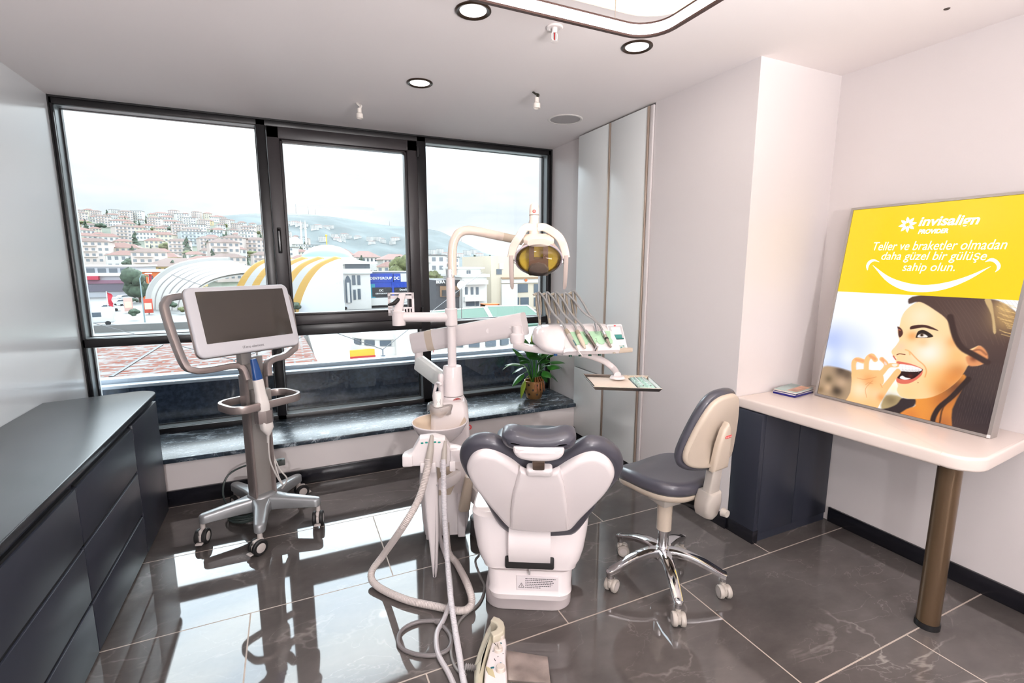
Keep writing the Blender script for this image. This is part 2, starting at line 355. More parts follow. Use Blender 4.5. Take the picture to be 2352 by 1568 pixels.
# ------------------------------------------------------------------ ledge and parapet outside the window
pg = mat('wet black granite', (50, 58, 72), .16, var=(40, .35))
cop = mat('grey metal coping', (168, 176, 186), .3)
struct(MB().box((-3, YW+.42, -.3), (5, YW+.62, .60)).box((-3, YW+.12, -.3), (5, YW+.42, .02)).build('wall_parapet', pg, smooth=0), 'dark wet parapet wall just outside the window')
struct(MB().box((-3, YW+.40, .60), (5, YW+.66, .625), .004).box((-3, YW+.50, .625), (5, YW+.60, .66), .004).build('trim_2', cop), 'grey metal coping on the parapet outside')
for x in (-.48, .79):
    t = thing('cable_bracket', 'small steel cable bracket on the parapet coping, ' + ('behind the scanner monitor' if x < 0 else 'right of the scanner'), 'bracket', (x, YW+.62, .66))
    MB().box((-.02, -.015, 0), (.02, .015, .012), .002).cyl((0, 0, .01), (0, 0, .07), .006, n=8).build('post', cop, t)
    for sx in (-1, 1): MB().cyl((0, 0, .065), (sx*2.2, 3.0, .75 if x > 0 else .30), .004, n=6).build('cable', mat('steel cable', (70, 72, 76), .4), t)
# ------------------------------------------------------------------ wardrobe built into the right-hand wall
dm = mat('pale grey wardrobe lacquer', (240, 243, 242), .25)
gm = mat('champagne metal edge', (196, 178, 162), .3, metal=.6)
w = thing('built_in_wardrobe', 'pale built-in wardrobe with tall doors and champagne edge strips beside the window', 'wardrobe', (XC, 3.0, 0))
MB().box((XC+.005, 2.702, .06), (XC+.034, 3.62, ZC-.006)).build('carcass', mat('shadow gap', (70, 66, 64), .6), w, True, 0)
for i, (a, b) in enumerate(((2.762, 3.166), (3.194, 3.612))):
    MB().box((XC-.016, a, .66 if i else .06), (XC+.006, b, ZC-.012), .002).build('door', dm, w, True)
    if i: MB().box((XC-.016, a, .06), (XC+.006, b, .652), .002).build('door', dm, w, True)
MB().box((XC-.012, 2.704, .06), (XC+.006, 2.738, ZC-.012), .002).build('jamb_strip', white, w, True)
for a, b in ((2.742, 2.758), (3.170, 3.190)): MB().box((XC-.020, a, .06), (XC+.006, b, ZC-.012), .002).build('edge_strip', gm, w, True, label='champagne metal edge strip')
# ------------------------------------------------------------------ left worktop and drawer cabinets
cab_lab = ['dark slate drawer unit at the window end, under the left worktop', 'dark slate three-drawer unit in the middle of the left row', 'dark slate drawer unit nearest the camera on the left']
XF = -.79
def wt():
    o = [(XL+.001, 3.53)]
    r = .11
    for k in range(9): t = R(90-90*k/8); o.append((XF+.012-r+r*math.cos(t), 3.53+.055-r+r*math.sin(t)-.0))
    o[0] = (XL+.001, 3.49)
    o += [(XF+.012, .2), (XL+.001, .2)]
    return tag(MB().pad(o, .752, .782, .003, .006).build('worktop', navy_top), 'long dark slate worktop with a rounded corner along the left wall', 'worktop')
wt()
def cabinet(y0, y1, lab, end=False):
    t = thing('drawer_cabinet', lab, 'cabinet', (XF-.25, (y0+y1)/2, 0), 0, 'drawer units under the worktop')
    MB().box((XL+.002, y0+.001, .04), (XF-.02, y1-.001, .750)).build('body', navy, t, True, 0)
    MB().box((XL+.002, y0, 0), (XF-.03, y1, .04)).build('plinth', base_m, t, True, 0)
    if end:
        MB().box((XF-.02, y0+.003, .006), (XF, y1, .722), .002).build('end_panel', navy, t, True)
    else:
        zs = [.006, .235, .475, .722]
        for a, b in zip(zs, zs[1:]):
            d = MB().box((XF-.02, y0+.003, a+.003), (XF, y1-.003, b-.016), .002).build('drawer', navy, t, True)
            MB().box((XF-.02, y0+.02, b-.016), (XF-.008, y1-.02, b-.006)).build('grip_channel', mat('grip shadow', (14, 14, 18), .6), d, True, 0)
cabinet(3.02, 3.53, cab_lab[0], True); cabinet(2.27, 3.02, cab_lab[1]); cabinet(1.52, 2.27, cab_lab[2])
cabinet(.77, 1.52, 'dark slate drawer unit at the left edge of the frame')
t = thing('wall_cladding', 'dark slate upright panel standing on the left worktop at the frame edge', 'panel', (XL+.05, 2.6, .782))
MB().box((XL+.001, 1.0, .782), (XL+.09, 2.62, .90), .003).box((XL+.001, 1.0, .90), (XL+.05, 2.60, 1.10), .003).build('panel', navy, t, True)
# ------------------------------------------------------------------ desk on the right
top_m = mat('cream desk laminate', (226, 212, 204), .22)
o = [(XC+.002, YP-.003), (XC+.05, .97)]
for k in range(9): t = R(180+90*k/8); o.append((XC+.05+.11+.11*math.cos(t), .97+.11*math.sin(t)))
o += [(XR-.003, .905), (XR-.003, YP-.003)]
d = thing('desk', 'cream wall-side desk top with rounded corner on one bronze leg', 'desk', (2.6, 1.4, 0))
MB().pad(o, .750, .810, .012, .012).build('desk_top', top_m, d, True)
brz = mat('bronze painted metal', (104, 84, 64), .28, metal=.55)
lg = MB().cyl((2.425, .976, .025), (2.425, .976, .75), .041, n=32).build('leg', brz, d, True)
MB().cyl((2.425, .976, 0), (2.425, .976, .026), .045, n=32).build('foot_cap', mat('black plastic', (20, 20, 22), .4), lg, True)
c = thing('under_desk_cabinet', 'low dark slate cabinet under the desk against the pillar', 'cabinet', (2.6, 1.8, 0))
MB().box((XC+.03, YP-.17, .0), (XR-.02, YP-.002, .748)).build('body', navy, c, True, 0)
for a, b in ((XC+.034, 2.585), (2.589, XR-.022)): MB().box((a, YP-.178, .05), (b, YP-.168, .744), .002).build('door', navy, c, True)
MB().box((XC-.001, YP-.18, .07), (XC+.03, YP-.002, .748), .002).build('side_panel', navy, c, True)
MB().box((XC-.005, YP-.182, 0), (XC+.035, YP+.0, .075), .002).build('plinth', base_m, c, True)
# ================================================================== scanner cart
alu = mat('warm grey satin aluminium', (168, 156, 152), .32, metal=.65)
alu2 = mat('grey painted column face', (150, 145, 141), .42, metal=.2)
alu3 = mat('silver painted cast base', (158, 160, 162), .32, metal=.45)
bezel = mat('pale grey screen bezel', (206, 205, 210), .35)
scr = mat('dark glossy screen glass', (66, 61, 57), .08)
rub = mat('black rubber', (26, 25, 26), .55)
hubm = mat('pale grey caster hub', (196, 188, 184), .45)
cablew = mat('white cable', (214, 208, 204), .45)
def caster(parent, x, y, ztop, ang, r, w, mw, mc, world=True, lever=True):
    """twin-wheel caster under a leg end; ang is the rolling direction"""
    M = Matrix.Translation((x, y, 0)) @ Matrix.Rotation(ang, 4, 'Z')
    f = MB().cyl((0, 0, r*1.6), (0, 0, ztop), .013, n=12)
    f.box((-.5*r-.02, -w*.16, r*.9), (.016, w*.16, r*2.0), .006); f.box((-.035, -w*.2, r*.75), (-.012, w*.2, r*1.3), .005)
    if lever: f.box((-r*1.45-.012, -w*.3, r*.40), (-r*.9-.012, w*.3, r*.62), .004)
    f.box((-r*.9-.012, -w*.14, r*.6), (-.01, w*.14, r*1.5), .006)
    o = f.xf(M).build('caster', mc, parent, world)
    for s in (-1, 1):
        c = (-.016, s*w*.30, r)
        MB().lathe([(r*.62, -w*.18), (r*.9, -w*.18), (r, -w*.10), (r, w*.10), (r*.9, w*.18), (r*.62, w*.18)], c, 'y', 24).xf(M).build('wheel', mw, o, world)
        MB().lathe([(0, -w*.185), (r*.60, -w*.185), (r*.66, -w*.16), (r*.66, w*.16), (r*.60, w*.185), (0, w*.185)], c, 'y', 20).xf(M).build('hub_disc', hubm, o, world)
def scanner():
    OX, OY, ph = -.231, 3.105, R(31.7)
    t = thing('dental_scanner', 'wheeled dental scanner cart with a dark tilted screen in front of the window', 'scanner', (OX, OY, 0), ph)
    Ml = chain(t)
    ends = [(-.233, 2.78, -90), (.070, 2.975, -25), (-.030, 3.385, 58), (-.402, 3.42, 119), (-.530, 3.03, 197)]
    hub = MB(); hub.pad(rrect(.15, .15, .06), .115, .205, .01, .02); hub.build('hub', alu3, t)
    for ex, ey, a in ends:
        e = Vector((ex, ey, 0)); c = Vector((OX, OY, 0)); d = (e-c).normalized(); n = Vector((-d.y, d.x, 0)); L = (e-c).length
        P = []
        for k in range(9): th = R(-90+180*k/8); P.append((L-.012+.028*math.cos(th), .028*math.sin(th)))
        P += [(L*.45, .036), (.075, .05), (.01, .05), (.01, -.05), (.075, -.05), (L*.45, -.036)]
        mb = MB().pad(P, 0, 1, .0, .0, seg=1)
        mb = MB()
        def fm(x, y, z, L=L, c=c, d=d, n=n):
            q = max(0, min(1, x/L)); zt = .200-.035*q; zb = .115-.0*q
            return c+d*x+n*y+Vector((0, 0, zb+(zt-zb)*z))
        def pad2(poly):
            rings = []
            for o, z in ((.004, 0), (0, .08), (0, .8), (.004, .93), (.012, 1)):
                m = len(poly); q = []
                for i in range(m):
                    a1 = Vector(poly[i])-Vector(poly[i-1]); b1 = Vector(poly[(i+1) % m])-Vector(poly[i]); a1.normalize(); b1.normalize()
                    v = Vector((a1.y, -a1.x))+Vector((b1.y, -b1.x)); v.normalize(); q.append(fm(poly[i][0]-v.x*o, poly[i][1]-v.y*o, z))
                rings.append(q)
            mb.loft(rings)
        pad2(P); mb.build('leg', alu3, t, True)
        caster(t, ex, ey, .117, R({-90: 35, -25: 80, 58: 200, 119: 120, 197: 75}[a]), .043, .062, rub, hubm)
    # column: face plate and two rounded rails flowing into the handle
    MB().box((-.048, -.028, .17), (.056, .05, 1.00), .008).build('column', alu2, t)
    for x0 in (-.054, .060): MB().tube([(x0, -.01, .17), (x0, -.01, .93)], 1, 12, flat=(.020, .082), up=(0, 1, 0)).build('rail', alu, t)
    k = math.tan(R(16.4)); hy = lambda z: -.035+(z-1.0)*k
    hp = [(-.06, .91), (-.07, .975), (-.11, 1.0), (-.24, 1.0), (-.31, 1.01), (-.35, 1.06), (-.375, 1.30), (-.36, 1.36), (-.30, 1.385), (0, 1.385), (.22, 1.385), (.275, 1.36), (.29, 1.30), (.268, 1.07), (.235, 1.03), (.18, 1.005), (.115, .998), (.075, .975), (.062, .91)]
    sm = smooth_pts([Vector((x, hy(z), z)) for x, z in hp], 4)
    MB().tube(sm, 1, 14, flat=(.036, .050), up=(0, 1, .0)).build('handle_frame', alu, t)
    MB().box((-.05, -.03, .93), (.056, -.002, 1.03), .004).build('neck_plate', alu2, t)
    # monitor
    ta = R(16.4); Mm = Matrix.Translation((-.071, -.138, 1.262)) @ Matrix.Rotation(-ta, 4, 'X')
    up = lambda x, y, z: Mm @ Vector((x, -z, y))
    mo = MB().pad(rrect(.545, .362, .036, 6), -.042, 0, .014, .010, up).build('monitor', bezel, t, label='pale grey monitor housing')
    MB().pad(rrect(.549, .366, .038, 6), -.036, -.012, .006, .006, up).build('rim', alu, mo)
    MB().pad(rrect(.462, .268, .003, 2, .008, .022), -.002, .0008, 0, 0, up, 1).build('screen', scr, mo, label='dark blank screen')
    g = mat('grey print', (120, 118, 122), .5)
    W = Ml @ Mm; rx = (W.to_3x3() @ Vector((1, 0, 0))); uy = (W.to_3x3() @ Vector((0, 0, 1)))
    text('iTero element', 'lettering', g, mo, W @ Vector((.0, -.0012, -.152)), rx, uy, .020, .0003, align='CENTER')
    MB().box((-.10, -.13, 1.18), (-.04, -.02, 1.30), .01).box((-.09, -.08, 1.0), (-.03, -.02, 1.25), .01).build('monitor_mount', alu2, t)
    # basket ring around the column with the wand cradle
    rp = [(x, y, .765) for x, y in rrect(.40, .23, .075, 6, .03, -.02)]
    MB().tube(rp, 1, 10, True, flat=(.022, .046), up=(0, 0, 1)).build('basket_ring', alu, t)
    MB().box((-.035, -.095, .735), (.055, -.02, .845), .004).build('cradle_block', alu2, t)
    cr = MB()
    cr.tube([(-.05, -.105, .70), (-.05, -.135, .70), (-.02, -.158, .70), (.012, -.155, .70), (.032, -.13, .70), (.032, -.105, .70)], 1, 8, flat=(.008, .075), up=(0, 0, 1))
    cr.box((-.055, -.11, .66), (.038, -.09, .745), .004)
    cr.build('cradle', alu, t)
    # wand, with its cable
    wd = thing('scanner_wand', 'white scanner wand with blue sleeve tip standing in the cart cradle', 'scanner wand', Ml @ Vector((-.008, -.128, .66)), ph)
    ax = Matrix.Translation((-.008, -.128, .66)) @ Matrix.Rotation(R(-4), 4, 'Y') @ Matrix.Rotation(R(-4), 4, 'X')
    def sec(w, d, z, dy=0): return [Ml @ (ax @ Vector((x, y+dy, z))) for x, y in rrect(w*1.32, d*1.25, min(w, d)*.45, 4)]
    wp = mat('white gloss plastic', (236, 230, 226), .18)
    MB().loft([sec(.012, .012, -.075), sec(.030, .030, -.055), sec(.050, .046, -.03), (sec(.050, .048, .0)), sec(.046, .046, .06), sec(.052, .05, .11), sec(.048, .046, .135), sec(.042, .036, .17), sec(.040, .033, .255)]).build('body', wp, wd, True)
    MB().loft([sec(.038, .031, .253), sec(.037, .029, .28), sec(.026, .020, .36, .004), sec(.022, .016, .372, .006)]).build('sleeve_tip', mat('deep blue plastic', (24, 74, 138), .3), wd, True, label='blue sleeve tip')
    MB().lathe([(.006, 0), (.006, .002)], Ml @ (ax @ Vector((0, -.0255, .055))), 'y', 12).build('button', mat('grey button', (150, 148, 146), .4), wd, True)
    cb = [Ml @ (ax @ Vector((0, 0, -.07))), Ml @ Vector((.0, -.118, .48)), Ml @ Vector((.012, -.11, .40)), Ml @ Vector((.05, -.10, .30)), Ml @ Vector((.085, -.085, .24)), Ml @ Vector((.075, -.06, .30)), Ml @ Vector((.066, -.045, .42)), Ml @ Vector((.069, -.038, .58))]
    MB().tube(smooth_pts(cb, 6), .0045, 8).build('cable', cablew, wd, True)
    MB().tube([Ml @ (ax @ Vector((0, 0, -.06))), Ml @ Vector((-.003, -.122, .54))], [.009, .006], 10).build('strain_relief', cablew, wd, True)
    c2 = [(.068, .02, 1.10), (.068, .055, 1.0), (.072, .055, .80), (.075, .05, .56), (.10, .03, .50), (.078, -.02, .42), (.10, -.04, .32), (.135, -.05, .25), (.12, -.03, .20), (.115, -.02, .185)]
    MB().tube(smooth_pts(c2, 6), .0045, 8).build('cable', cablew, t)
    # coiled mains lead hanging behind the base
    rng = random.Random(4); pc = thing('power_cord', 'coiled grey power cord lying behind the scanner base', 'cord', (-.36, 3.30, 0))
    P = [(-.12, 3.33, .30), (-.30, 3.45, .26), (-.44, 3.47, .20), (-.47, 3.40, .10)]
    for k in range(44):
        a = R(150+k*38); rr = .085+.018*rng.random(); P.append((-.335+rr*math.cos(a), 3.235+rr*.9*math.sin(a), .008+.0022*k*.45+.004*rng.random()))
    P += [(-.22, 3.20, .06), (-.20, 3.13, .12)]
    MB().tube(smooth_pts(P, 5), .006, 6).build('cord', mat('dark green grey cable', (58, 68, 66), .45), pc, True)
    MB().box((-.16, 3.33, .26), (-.10, 3.37, .30), .006).build('plug', mat('grey plug', (70, 74, 72), .5), pc, True)
scanner()
# ================================================================== operator stool
leath = mat('dark slate leatherette', (66, 65, 74), .34, coat=.25)
beige = mat('warm beige plastic', (190, 176, 160), .32)
greyb = mat('warm grey plastic', (176, 168, 160), .38)
chrome = mat('polished chrome', (226, 226, 228), .06, metal=1)
def stool():
    cx, cy = 1.575, 1.684
    t = thing('operator_stool', 'five-castor operator stool with dark seat, beige curved backrest and chrome base', 'stool', (cx, cy, 0))
    for a in (27, 99, 171, 243, 315):
        d = Vector((math.cos(R(a)), math.sin(R(a)), 0)); P = [d*.015+Vector((0, 0, .165)), d*.05+Vector((0, 0, .172)), d*.10+Vector((0, 0, .170)), d*.17+Vector((0, 0, .152)), d*.24+Vector((0, 0, .122)), d*.272+Vector((0, 0, .108)), d*.296+Vector((0, 0, .102))]
        q = smooth_pts(P, 3); nn = len(q)
        mb = MB().tube(q, [1.15-.45*i/nn for i in range(nn-1)]+[.35], 14, flat=(.052, .036), up=(0, 0, 1)); mb.cyl(d*.277+Vector((0, 0, .078)), d*.277+Vector((0, 0, .108)), .0185)
        mb.build('leg', chrome, t)
        caster(t, cx+d.x*.277, cy+d.y*.277, .082, R({27: 20, 99: 150, 171: 205, 243: 60, 315: 70}[a]), .031, .058, greyb, greyb, True, False)
    MB().lathe([(.030, .130), (.045, .135), (.048, .165), (.040, .185), (.030, .19)]).build('hub', chrome, t)
    MB().cyl((0, 0, .12), (0, 0, .31), .025, n=28).build('gas_lift', chrome, t)
    MB().cyl((0, 0, .285), (0, 0, .455), .0345, .036, n=28).build('lift_sleeve', beige, t, label='beige lift sleeve')
    F = R(98); f = Vector((math.cos(F), math.sin(F), 0)); s = Vector((-f.y, f.x, 0)); sc = Vector((.055, .075, 0))
    ol = [(.20, .0), (.195, .09), (.15, .17), (.06, .205), (-.06, .21), (-.15, .19), (-.205, .12), (-.215, .0), (-.205, -.12), (-.15, -.19), (-.06, -.21), (.06, -.205), (.15, -.17), (.195, -.09)]
    op = [(p.x, p.y) for p in smooth_pts([(a, b, 0) for a, b in ol], 4, True)]
    def fm(x, y, z): # saddle: sides and rear a little up, front falling
        k = .028*(abs(y)/.2)**2+.02*max(0, -x/.2)**2-.03*max(0, x/.2)**2
        return sc+f*x+s*y+Vector((0, 0, z+k))
    MB().pad(op, .482, .552, .022, .036, fm, 5, .012).build('seat', leath, t)
    op2 = [(a*.96, b*.96) for a, b in op]
    MB().pad(op2, .452, .484, .025, .002, fm, 4).build('seat_shell', beige, t, label='beige seat pan')
    MB().box((-.06, -.06, .425), (.06, .06, .462), .012).build('mechanism', greyb, t)
    B = sc-f*.275; RC = .30; oc = B+f*RC
    def bm_(u, z, w): # wraps round the sitter's back, leaning a little
        a = u/RC; n = -f*math.cos(a)+s*math.sin(a)
        return oc+n*(RC+w)+Vector((0, 0, z))-f*(.10*(z-.80))
    bo = [(0, 1.02), (.06, 1.012), (.11, .975), (.155, .89), (.19, .79), (.20, .73), (.185, .685), (.14, .66), (.06, .65), (0, .648)]
    bo = bo+[(-a, b) for a, b in bo[-2:0:-1]]
    bp = [(p.x, p.y) for p in smooth_pts([(a, b, 0) for a, b in bo], 4, True)]
    MB().pad(bp, -.045, .012, .03, .02, bm_, 5).build('backrest', leath, t)
    bs = [(a*.87, .83+(b-.83)*.90) for a, b in bp]
    sh = MB().pad(bs, .0, .030, .0, .016, bm_, 4).build('backrest_shell', beige, t, label='beige backrest shell')
    st = [(0, .88), (.022, .85), (.038, .78), (.045, .70), (.045, .655), (-.045, .655), (-.045, .70), (-.038, .78), (-.022, .85)]
    MB().pad(st, .020, .050, .0, .014, bm_, 4).build('spine', beige, sh, label='raised beige spine on the shell')
    rb = mat('red badge', (196, 60, 58), .4)
    bd = MB().pad(rrect(.040, .014, .0065, 5, -.004, .815), .046, .0512, 0, .001, bm_, 2).build('badge', rb, sh, label='small red oval badge')
    mk = MB()
    for k in range(4): mk.pad([(-.019+.0095*k+.0032*math.cos(t*math.pi/5), .815+.0036*math.sin(t*math.pi/5)) for t in range(10)], .0512, .0518, 0, 0, bm_, 1)
    mk.build('badge_mark', mat('pale pink mark', (240, 176, 172), .4), sh, smooth=0)
    MB().pad([(-.034, .52), (.034, .52), (.030, .60), (.030, .665), (-.030, .665), (-.030, .60)], -.01, .035, .006, .01, bm_, 3).build('upright', greyb, t)
    MB().pad([(0, .405), (.03, .42), (.046, .455), (.048, .50), (.036, .545), (-.036, .545), (-.048, .50), (-.046, .455), (-.03, .42)], -.035, .05, .012, .022, bm_, 4).build('hinge_cover', greyb, t)
    MB().cyl(B-f*.05+Vector((0, 0, .47)), B-f*.075+Vector((0, 0, .47)), .02, .016).build('knob', greyb, t)
    MB().tube([sc*.5+Vector((0, 0, .445)), sc-f*.16+Vector((0, 0, .44)), B+Vector((0, 0, .46))], 1, 8, flat=(.06, .02), up=(0, 0, 1)).build('back_arm', rub, t)
stool()
# ================================================================== dental chair
plast = mat('white glossy plastic', (228, 219, 219), .16)
plast2 = mat('white satin plastic', (225, 217, 217), .3)
def chair():
    t = thing('dental_chair', 'white dental chair seen from behind, with dark upholstery and heart-shaped back', 'dental chair', (1.049, 2.095, 0), R(-28))
    Ml = chain(t); Mi = Ml.inverted(); ex = Ml.to_3x3() @ Vector((1, 0, 0)); ey = Ml.to_3x3() @ Vector((0, 1, 0))
    X0 = .015
    # base plate, lower and upper covers
    MB().pad(rrect(.40, .95, .09, 6, X0-.01, .12), 0, .085, .004, .03).build('base_plate', mat('pale grey base cover', (196, 186, 186), .2), t)
    def ring(w, y0, y1, r, z): return [(x, y, z) for x, y in rrect(w, y1-y0, r, 6, X0, (y0+y1)/2)]
    MB().loft([ring(.335, -.40, .30, .05, .095), ring(.355, -.425, .30, .055, .105), ring(.372, -.43, .30, .06, .13), ring(.366, -.42, .30, .06, .15), ring(.375, -.415, .30, .05, .235)]).build('lower_cover', plast, t)
    MB().loft([ring(.375, -.41, .32, .05, .236), ring(.405, -.425, .33, .05, .25), ring(.41, -.425, .33, .05, .262), ring(.44, -.43, .36, .06, .285), ring(.47, -.43, .40, .07, .33), ring(.50, -.42, .45, .08, .40), ring(.52, -.40, .50, .08, .47), ring(.50, -.38, .50, .08, .485)]).build('upper_cover', plast, t)
    MB().box((X0-.004, -.438, .232), (X0+.004, -.42, .275), .001).build('seam_clip', mat('grey seam', (150, 146, 146), .4), t)
    # seat and leg rest running away to the foot end
    so = rrect(.50, 1.25, .16, 8, X0, .33)
    MB().pad(so, .45, .52, .02, .035, lambda x, y, z: (x, y, z-.10*max(0, y-.1)), 4).build('seat', mat('slate seat upholstery', (112, 120, 130), .3, coat=.3), t)  # paler than the backrest: sky reflection put into the seat colour
    # backrest: traced on its reclined plane
    a0 = Vector((0, -.405, .345)); al = Vector((0, -.25, .535)).normalized(); nr = Vector((0, -al.z, al.y))   # nr points to the camera side
    pw = Ml @ a0; nw = Ml.to_3x3() @ nr
    def tr(pts, depth=0):
        out = []
        for zx, zy in pts:
            p = Mi @ plane(1040+zx*.17857, 970+zy*.17857, pw+nw*depth, nw); v = p-a0; out.append((v.x, v.dot(al)))
        return out
    def fb(bow):
        return lambda x, y, z: a0+Vector((x, 0, 0))+al*y+nr*(z-bow*((x-X0)/.3)**2)
    heart = [(60, 600), (66, 500), (110, 415), (200, 335), (310, 298), (430, 288), (560, 315), (700, 390), (830, 470), (960, 540), (1110, 565), (1270, 560), (1390, 520), (1500, 455), (1620, 390), (1740, 345), (1860, 350), (1980, 385), (2090, 455), (2180, 550), (2225, 670), (2215, 780), (2150, 890), (2060, 980), (1960, 1060), (1890, 1130), (1850, 1220), (1750, 1350), (1660, 1460), (1580, 1525), (1490, 1545), (1300, 1545), (1110, 1540), (900, 1525), (740, 1500), (650, 1460), (560, 1380), (480, 1260), (420, 1150), (330, 1020), (220, 870), (120, 740)]
    hp = [(p.x, p.y) for p in smooth_pts([(a, b, 0) for a, b in tr(heart)], 3, True)]
    MB().pad(hp, -.085, -.01, .04, .035, fb(.02), 5).build('backrest', leath, t)
    shl = [(172, 660), (185, 570), (240, 480), (320, 425), (420, 402), (530, 418), (660, 470), (780, 540), (870, 605), (960, 650), (1110, 675), (1260, 660), (1370, 620), (1480, 560), (1600, 500), (1720, 460), (1830, 455), (1940, 500), (2030, 580), (2085, 680), (2092, 760), (2050, 860), (1980, 960), (1890, 1050), (1760, 1165), (1640, 1275), (1560, 1360), (1490, 1400), (1300, 1412), (1110, 1408), (900, 1392), (740, 1368), (655, 1300), (560, 1195), (440, 1060), (330, 930), (240, 810)]
    sp = [(p.x, p.y) for p in smooth_pts([(a, b, 0) for a, b in tr(shl, .01)], 3, True)]
    s = MB().pad(sp, -.02, .022, .0, .024, fb(.02), 5).build('back_shell', plast, t, label='white rear shell of the backrest')
    cen = [(862, 612), (960, 652), (1110, 675), (1260, 662), (1375, 622), (1430, 800), (1470, 1080), (1492, 1390), (1300, 1410), (1110, 1405), (900, 1388), (735, 1362), (742, 1150), (775, 900), (820, 730)]
    MB().pad(tr(cen, .03), .010, .036, .0, .014, fb(.02), 4).build('centre_panel', plast, s)
    hx = tr([(1110, 520)])[0]
    fbm = fb(0)
    def pb(name, w, h, x, y, z0, z1, m, r=.01, par=t): return MB().pad([(x+a, y+b) for a, b in rrect(w, h, min(w, h)*.3, 4)], z0, z1, r*.4, r, fbm, 3).build(name, m, par)
    k = tr([(1115, 540), (1110, 470), (1110, 610)])
    pb('latch_recess', .075, .022, k[2][0], k[2][1], .0, .032, rub, .002)
    pb('latch', .095, .040, k[0][0], k[0][1], .01, .048, plast2, .012)
    # headrest on its bracket
    ha = a0+al*.615+Vector((X0+.036, 0, 0)); hl = Vector((0, -.10, .50)).normalized(); hn = Vector((0, -hl.z, hl.y))
    MB().tube([a0+al*f_+nr*w_+Vector((X0+.036, 0, 0)) for f_, w_ in ((.515, .02), (.55, .045), (.585, .045))], 1, 10, flat=(.016, .045), up=(1, 0, 0)).build('headrest_bracket', mat('bronze steel bracket', (120, 104, 92), .3, metal=.8), t)
    fh = lambda x, y, z: ha+Vector((x, 0, 0))+hl*(y)+hn*(z+.06*(x/.13)**2*-.35)
    hd = [(-.135, .02), (-.128, .045), (-.09, .058), (-.03, .050), (.03, .050), (.09, .058), (.128, .045), (.135, .02), (.125, -.005), (.09, -.016), (0, -.012), (-.09, -.016), (-.125, -.005)]
    hq = [(p.x, p.y) for p in smooth_pts([(a, b, 0) for a, b in hd], 4, True)]
    MB().pad(hq, -.065, .034, .03, .034, fh, 5).build('headrest', leath, t)
    hs = [(-.092, .006), (-.08, .014), (0, .018), (.08, .014), (.092, .006), (.088, -.022), (.064, -.040), (.0, -.046), (-.064, -.040), (-.088, -.022)]
    hq2 = [(p.x, p.y) for p in smooth_pts([(a, b, 0) for a, b in hs], 4, True)]
    MB().pad(hq2, -.05, .045, .02, .022, fh, 5).build('headrest_shell', plast, t, label='white headrest shell')
    # hinge roll between the back and the seat
    MB().loft([[(X0+x, y, z) for y, z in ((-.452, .30), (-.468, .335), (-.472, .38), (-.465, .42), (-.44, .455), (-.40, .47), (-.39, .38), (-.395, .30), (-.42, .282))] for x in (-.088, -.084, .084, .088)]).build('hinge_cover', plast2, t)
    MB().box((X0-.105, -.446, .262), (X0+.105, -.40, .315), .008).build('hinge_slot', rub, t)
    # tilt stalk on the far side and foot pad
    MB().lathe([(.05, 0), (.055, .03), (.045, .10), (.03, .13)], (.235, -.02, .14)).build('side_foot', plast2, t)
    # warning sticker on the lower cover
    pr = mat('sticker print', (60, 58, 62), .6); lab = mat('label film', (222, 214, 216), .3)
    st = MB().box((X0-.055, -.4235, .150), (X0+.125, -.4165, .215)).build('warning_sticker', lab, t)
    rng = random.Random(2); pm = MB()
    for i in range(6):
        x = X0-.018; e = X0+(.085+.03*rng.random() if i < 5 else .05)
        while x < e: w = .003+.007*rng.random(); pm.box((x, -.4240, .2035-.0085*i), (min(e, x+w), -.4234, .2065-.0085*i)); x += w+.0018
    pm.build('small_print', pr, st, smooth=0)
    tri = MB()
    for a, b in (((-.047, .163), (-.023, .163)), ((-.023, .163), (-.035, .184)), ((-.035, .184), (-.047, .163))): tri.tube([(X0+a[0], -.4245, a[1]), (X0+b[0], -.4245, b[1])], .0009, 6)
    tri.box((X0-.0358, -.4250, .169), (X0-.0342, -.4240, .177)); tri.box((X0-.0358, -.4250, .1655), (X0-.0342, -.4240, .1672)); tri.build('warning_triangle', pr, st)
chair()
# ================================================================== dental unit: pedestal, bowl, pole
redm = mat('red emblem', (200, 40, 48), .4)
met = mat('brushed steel', (180, 176, 172), .25, metal=1)
hose_m = mat('pale grey ribbed hose', (196, 186, 182), .4, bump=(420, .3))
def ribbed(pts, r, pitch=.006, amp=.06, n=10):
    """corrugated hose: radius ripples along the run"""
    P = smooth_pts(pts, 8); L = [0]
    for a, b in zip(P, P[1:]): L.append(L[-1]+(b-a).length)
    m = max(8, int(L[-1]/(pitch/2))); out = []; j = 0
    for i in range(m+1):
        t = L[-1]*i/m
        while j < len(L)-2 and L[j+1] < t: j += 1
        f = (t-L[j])/max(1e-9, L[j+1]-L[j]); out.append(P[j].lerp(P[j+1], f))
    return MB().tube(out, [r*(1+amp*(1 if i % 2 else -1)) for i in range(m+1)], n)
def emblem(parent, p, xd, yd, s):
    x = Vector(xd).normalized(); y = Vector(yd).normalized(); z = x.cross(y); p = Vector(p)
    f = lambda a, b, c: p+x*a+y*b+z*c
    mb = MB()
    ring = [f(s*math.cos(k*math.pi/8), s*math.sin(k*math.pi/8), .0006) for k in range(16)]
    mb.tube(ring, s*.27, 6, True); mb.tube([f(0, s*.25, .0006), f(0, -s*.55, .0006)], s*.22, 6)
    return mb.build('emblem', redm, parent)
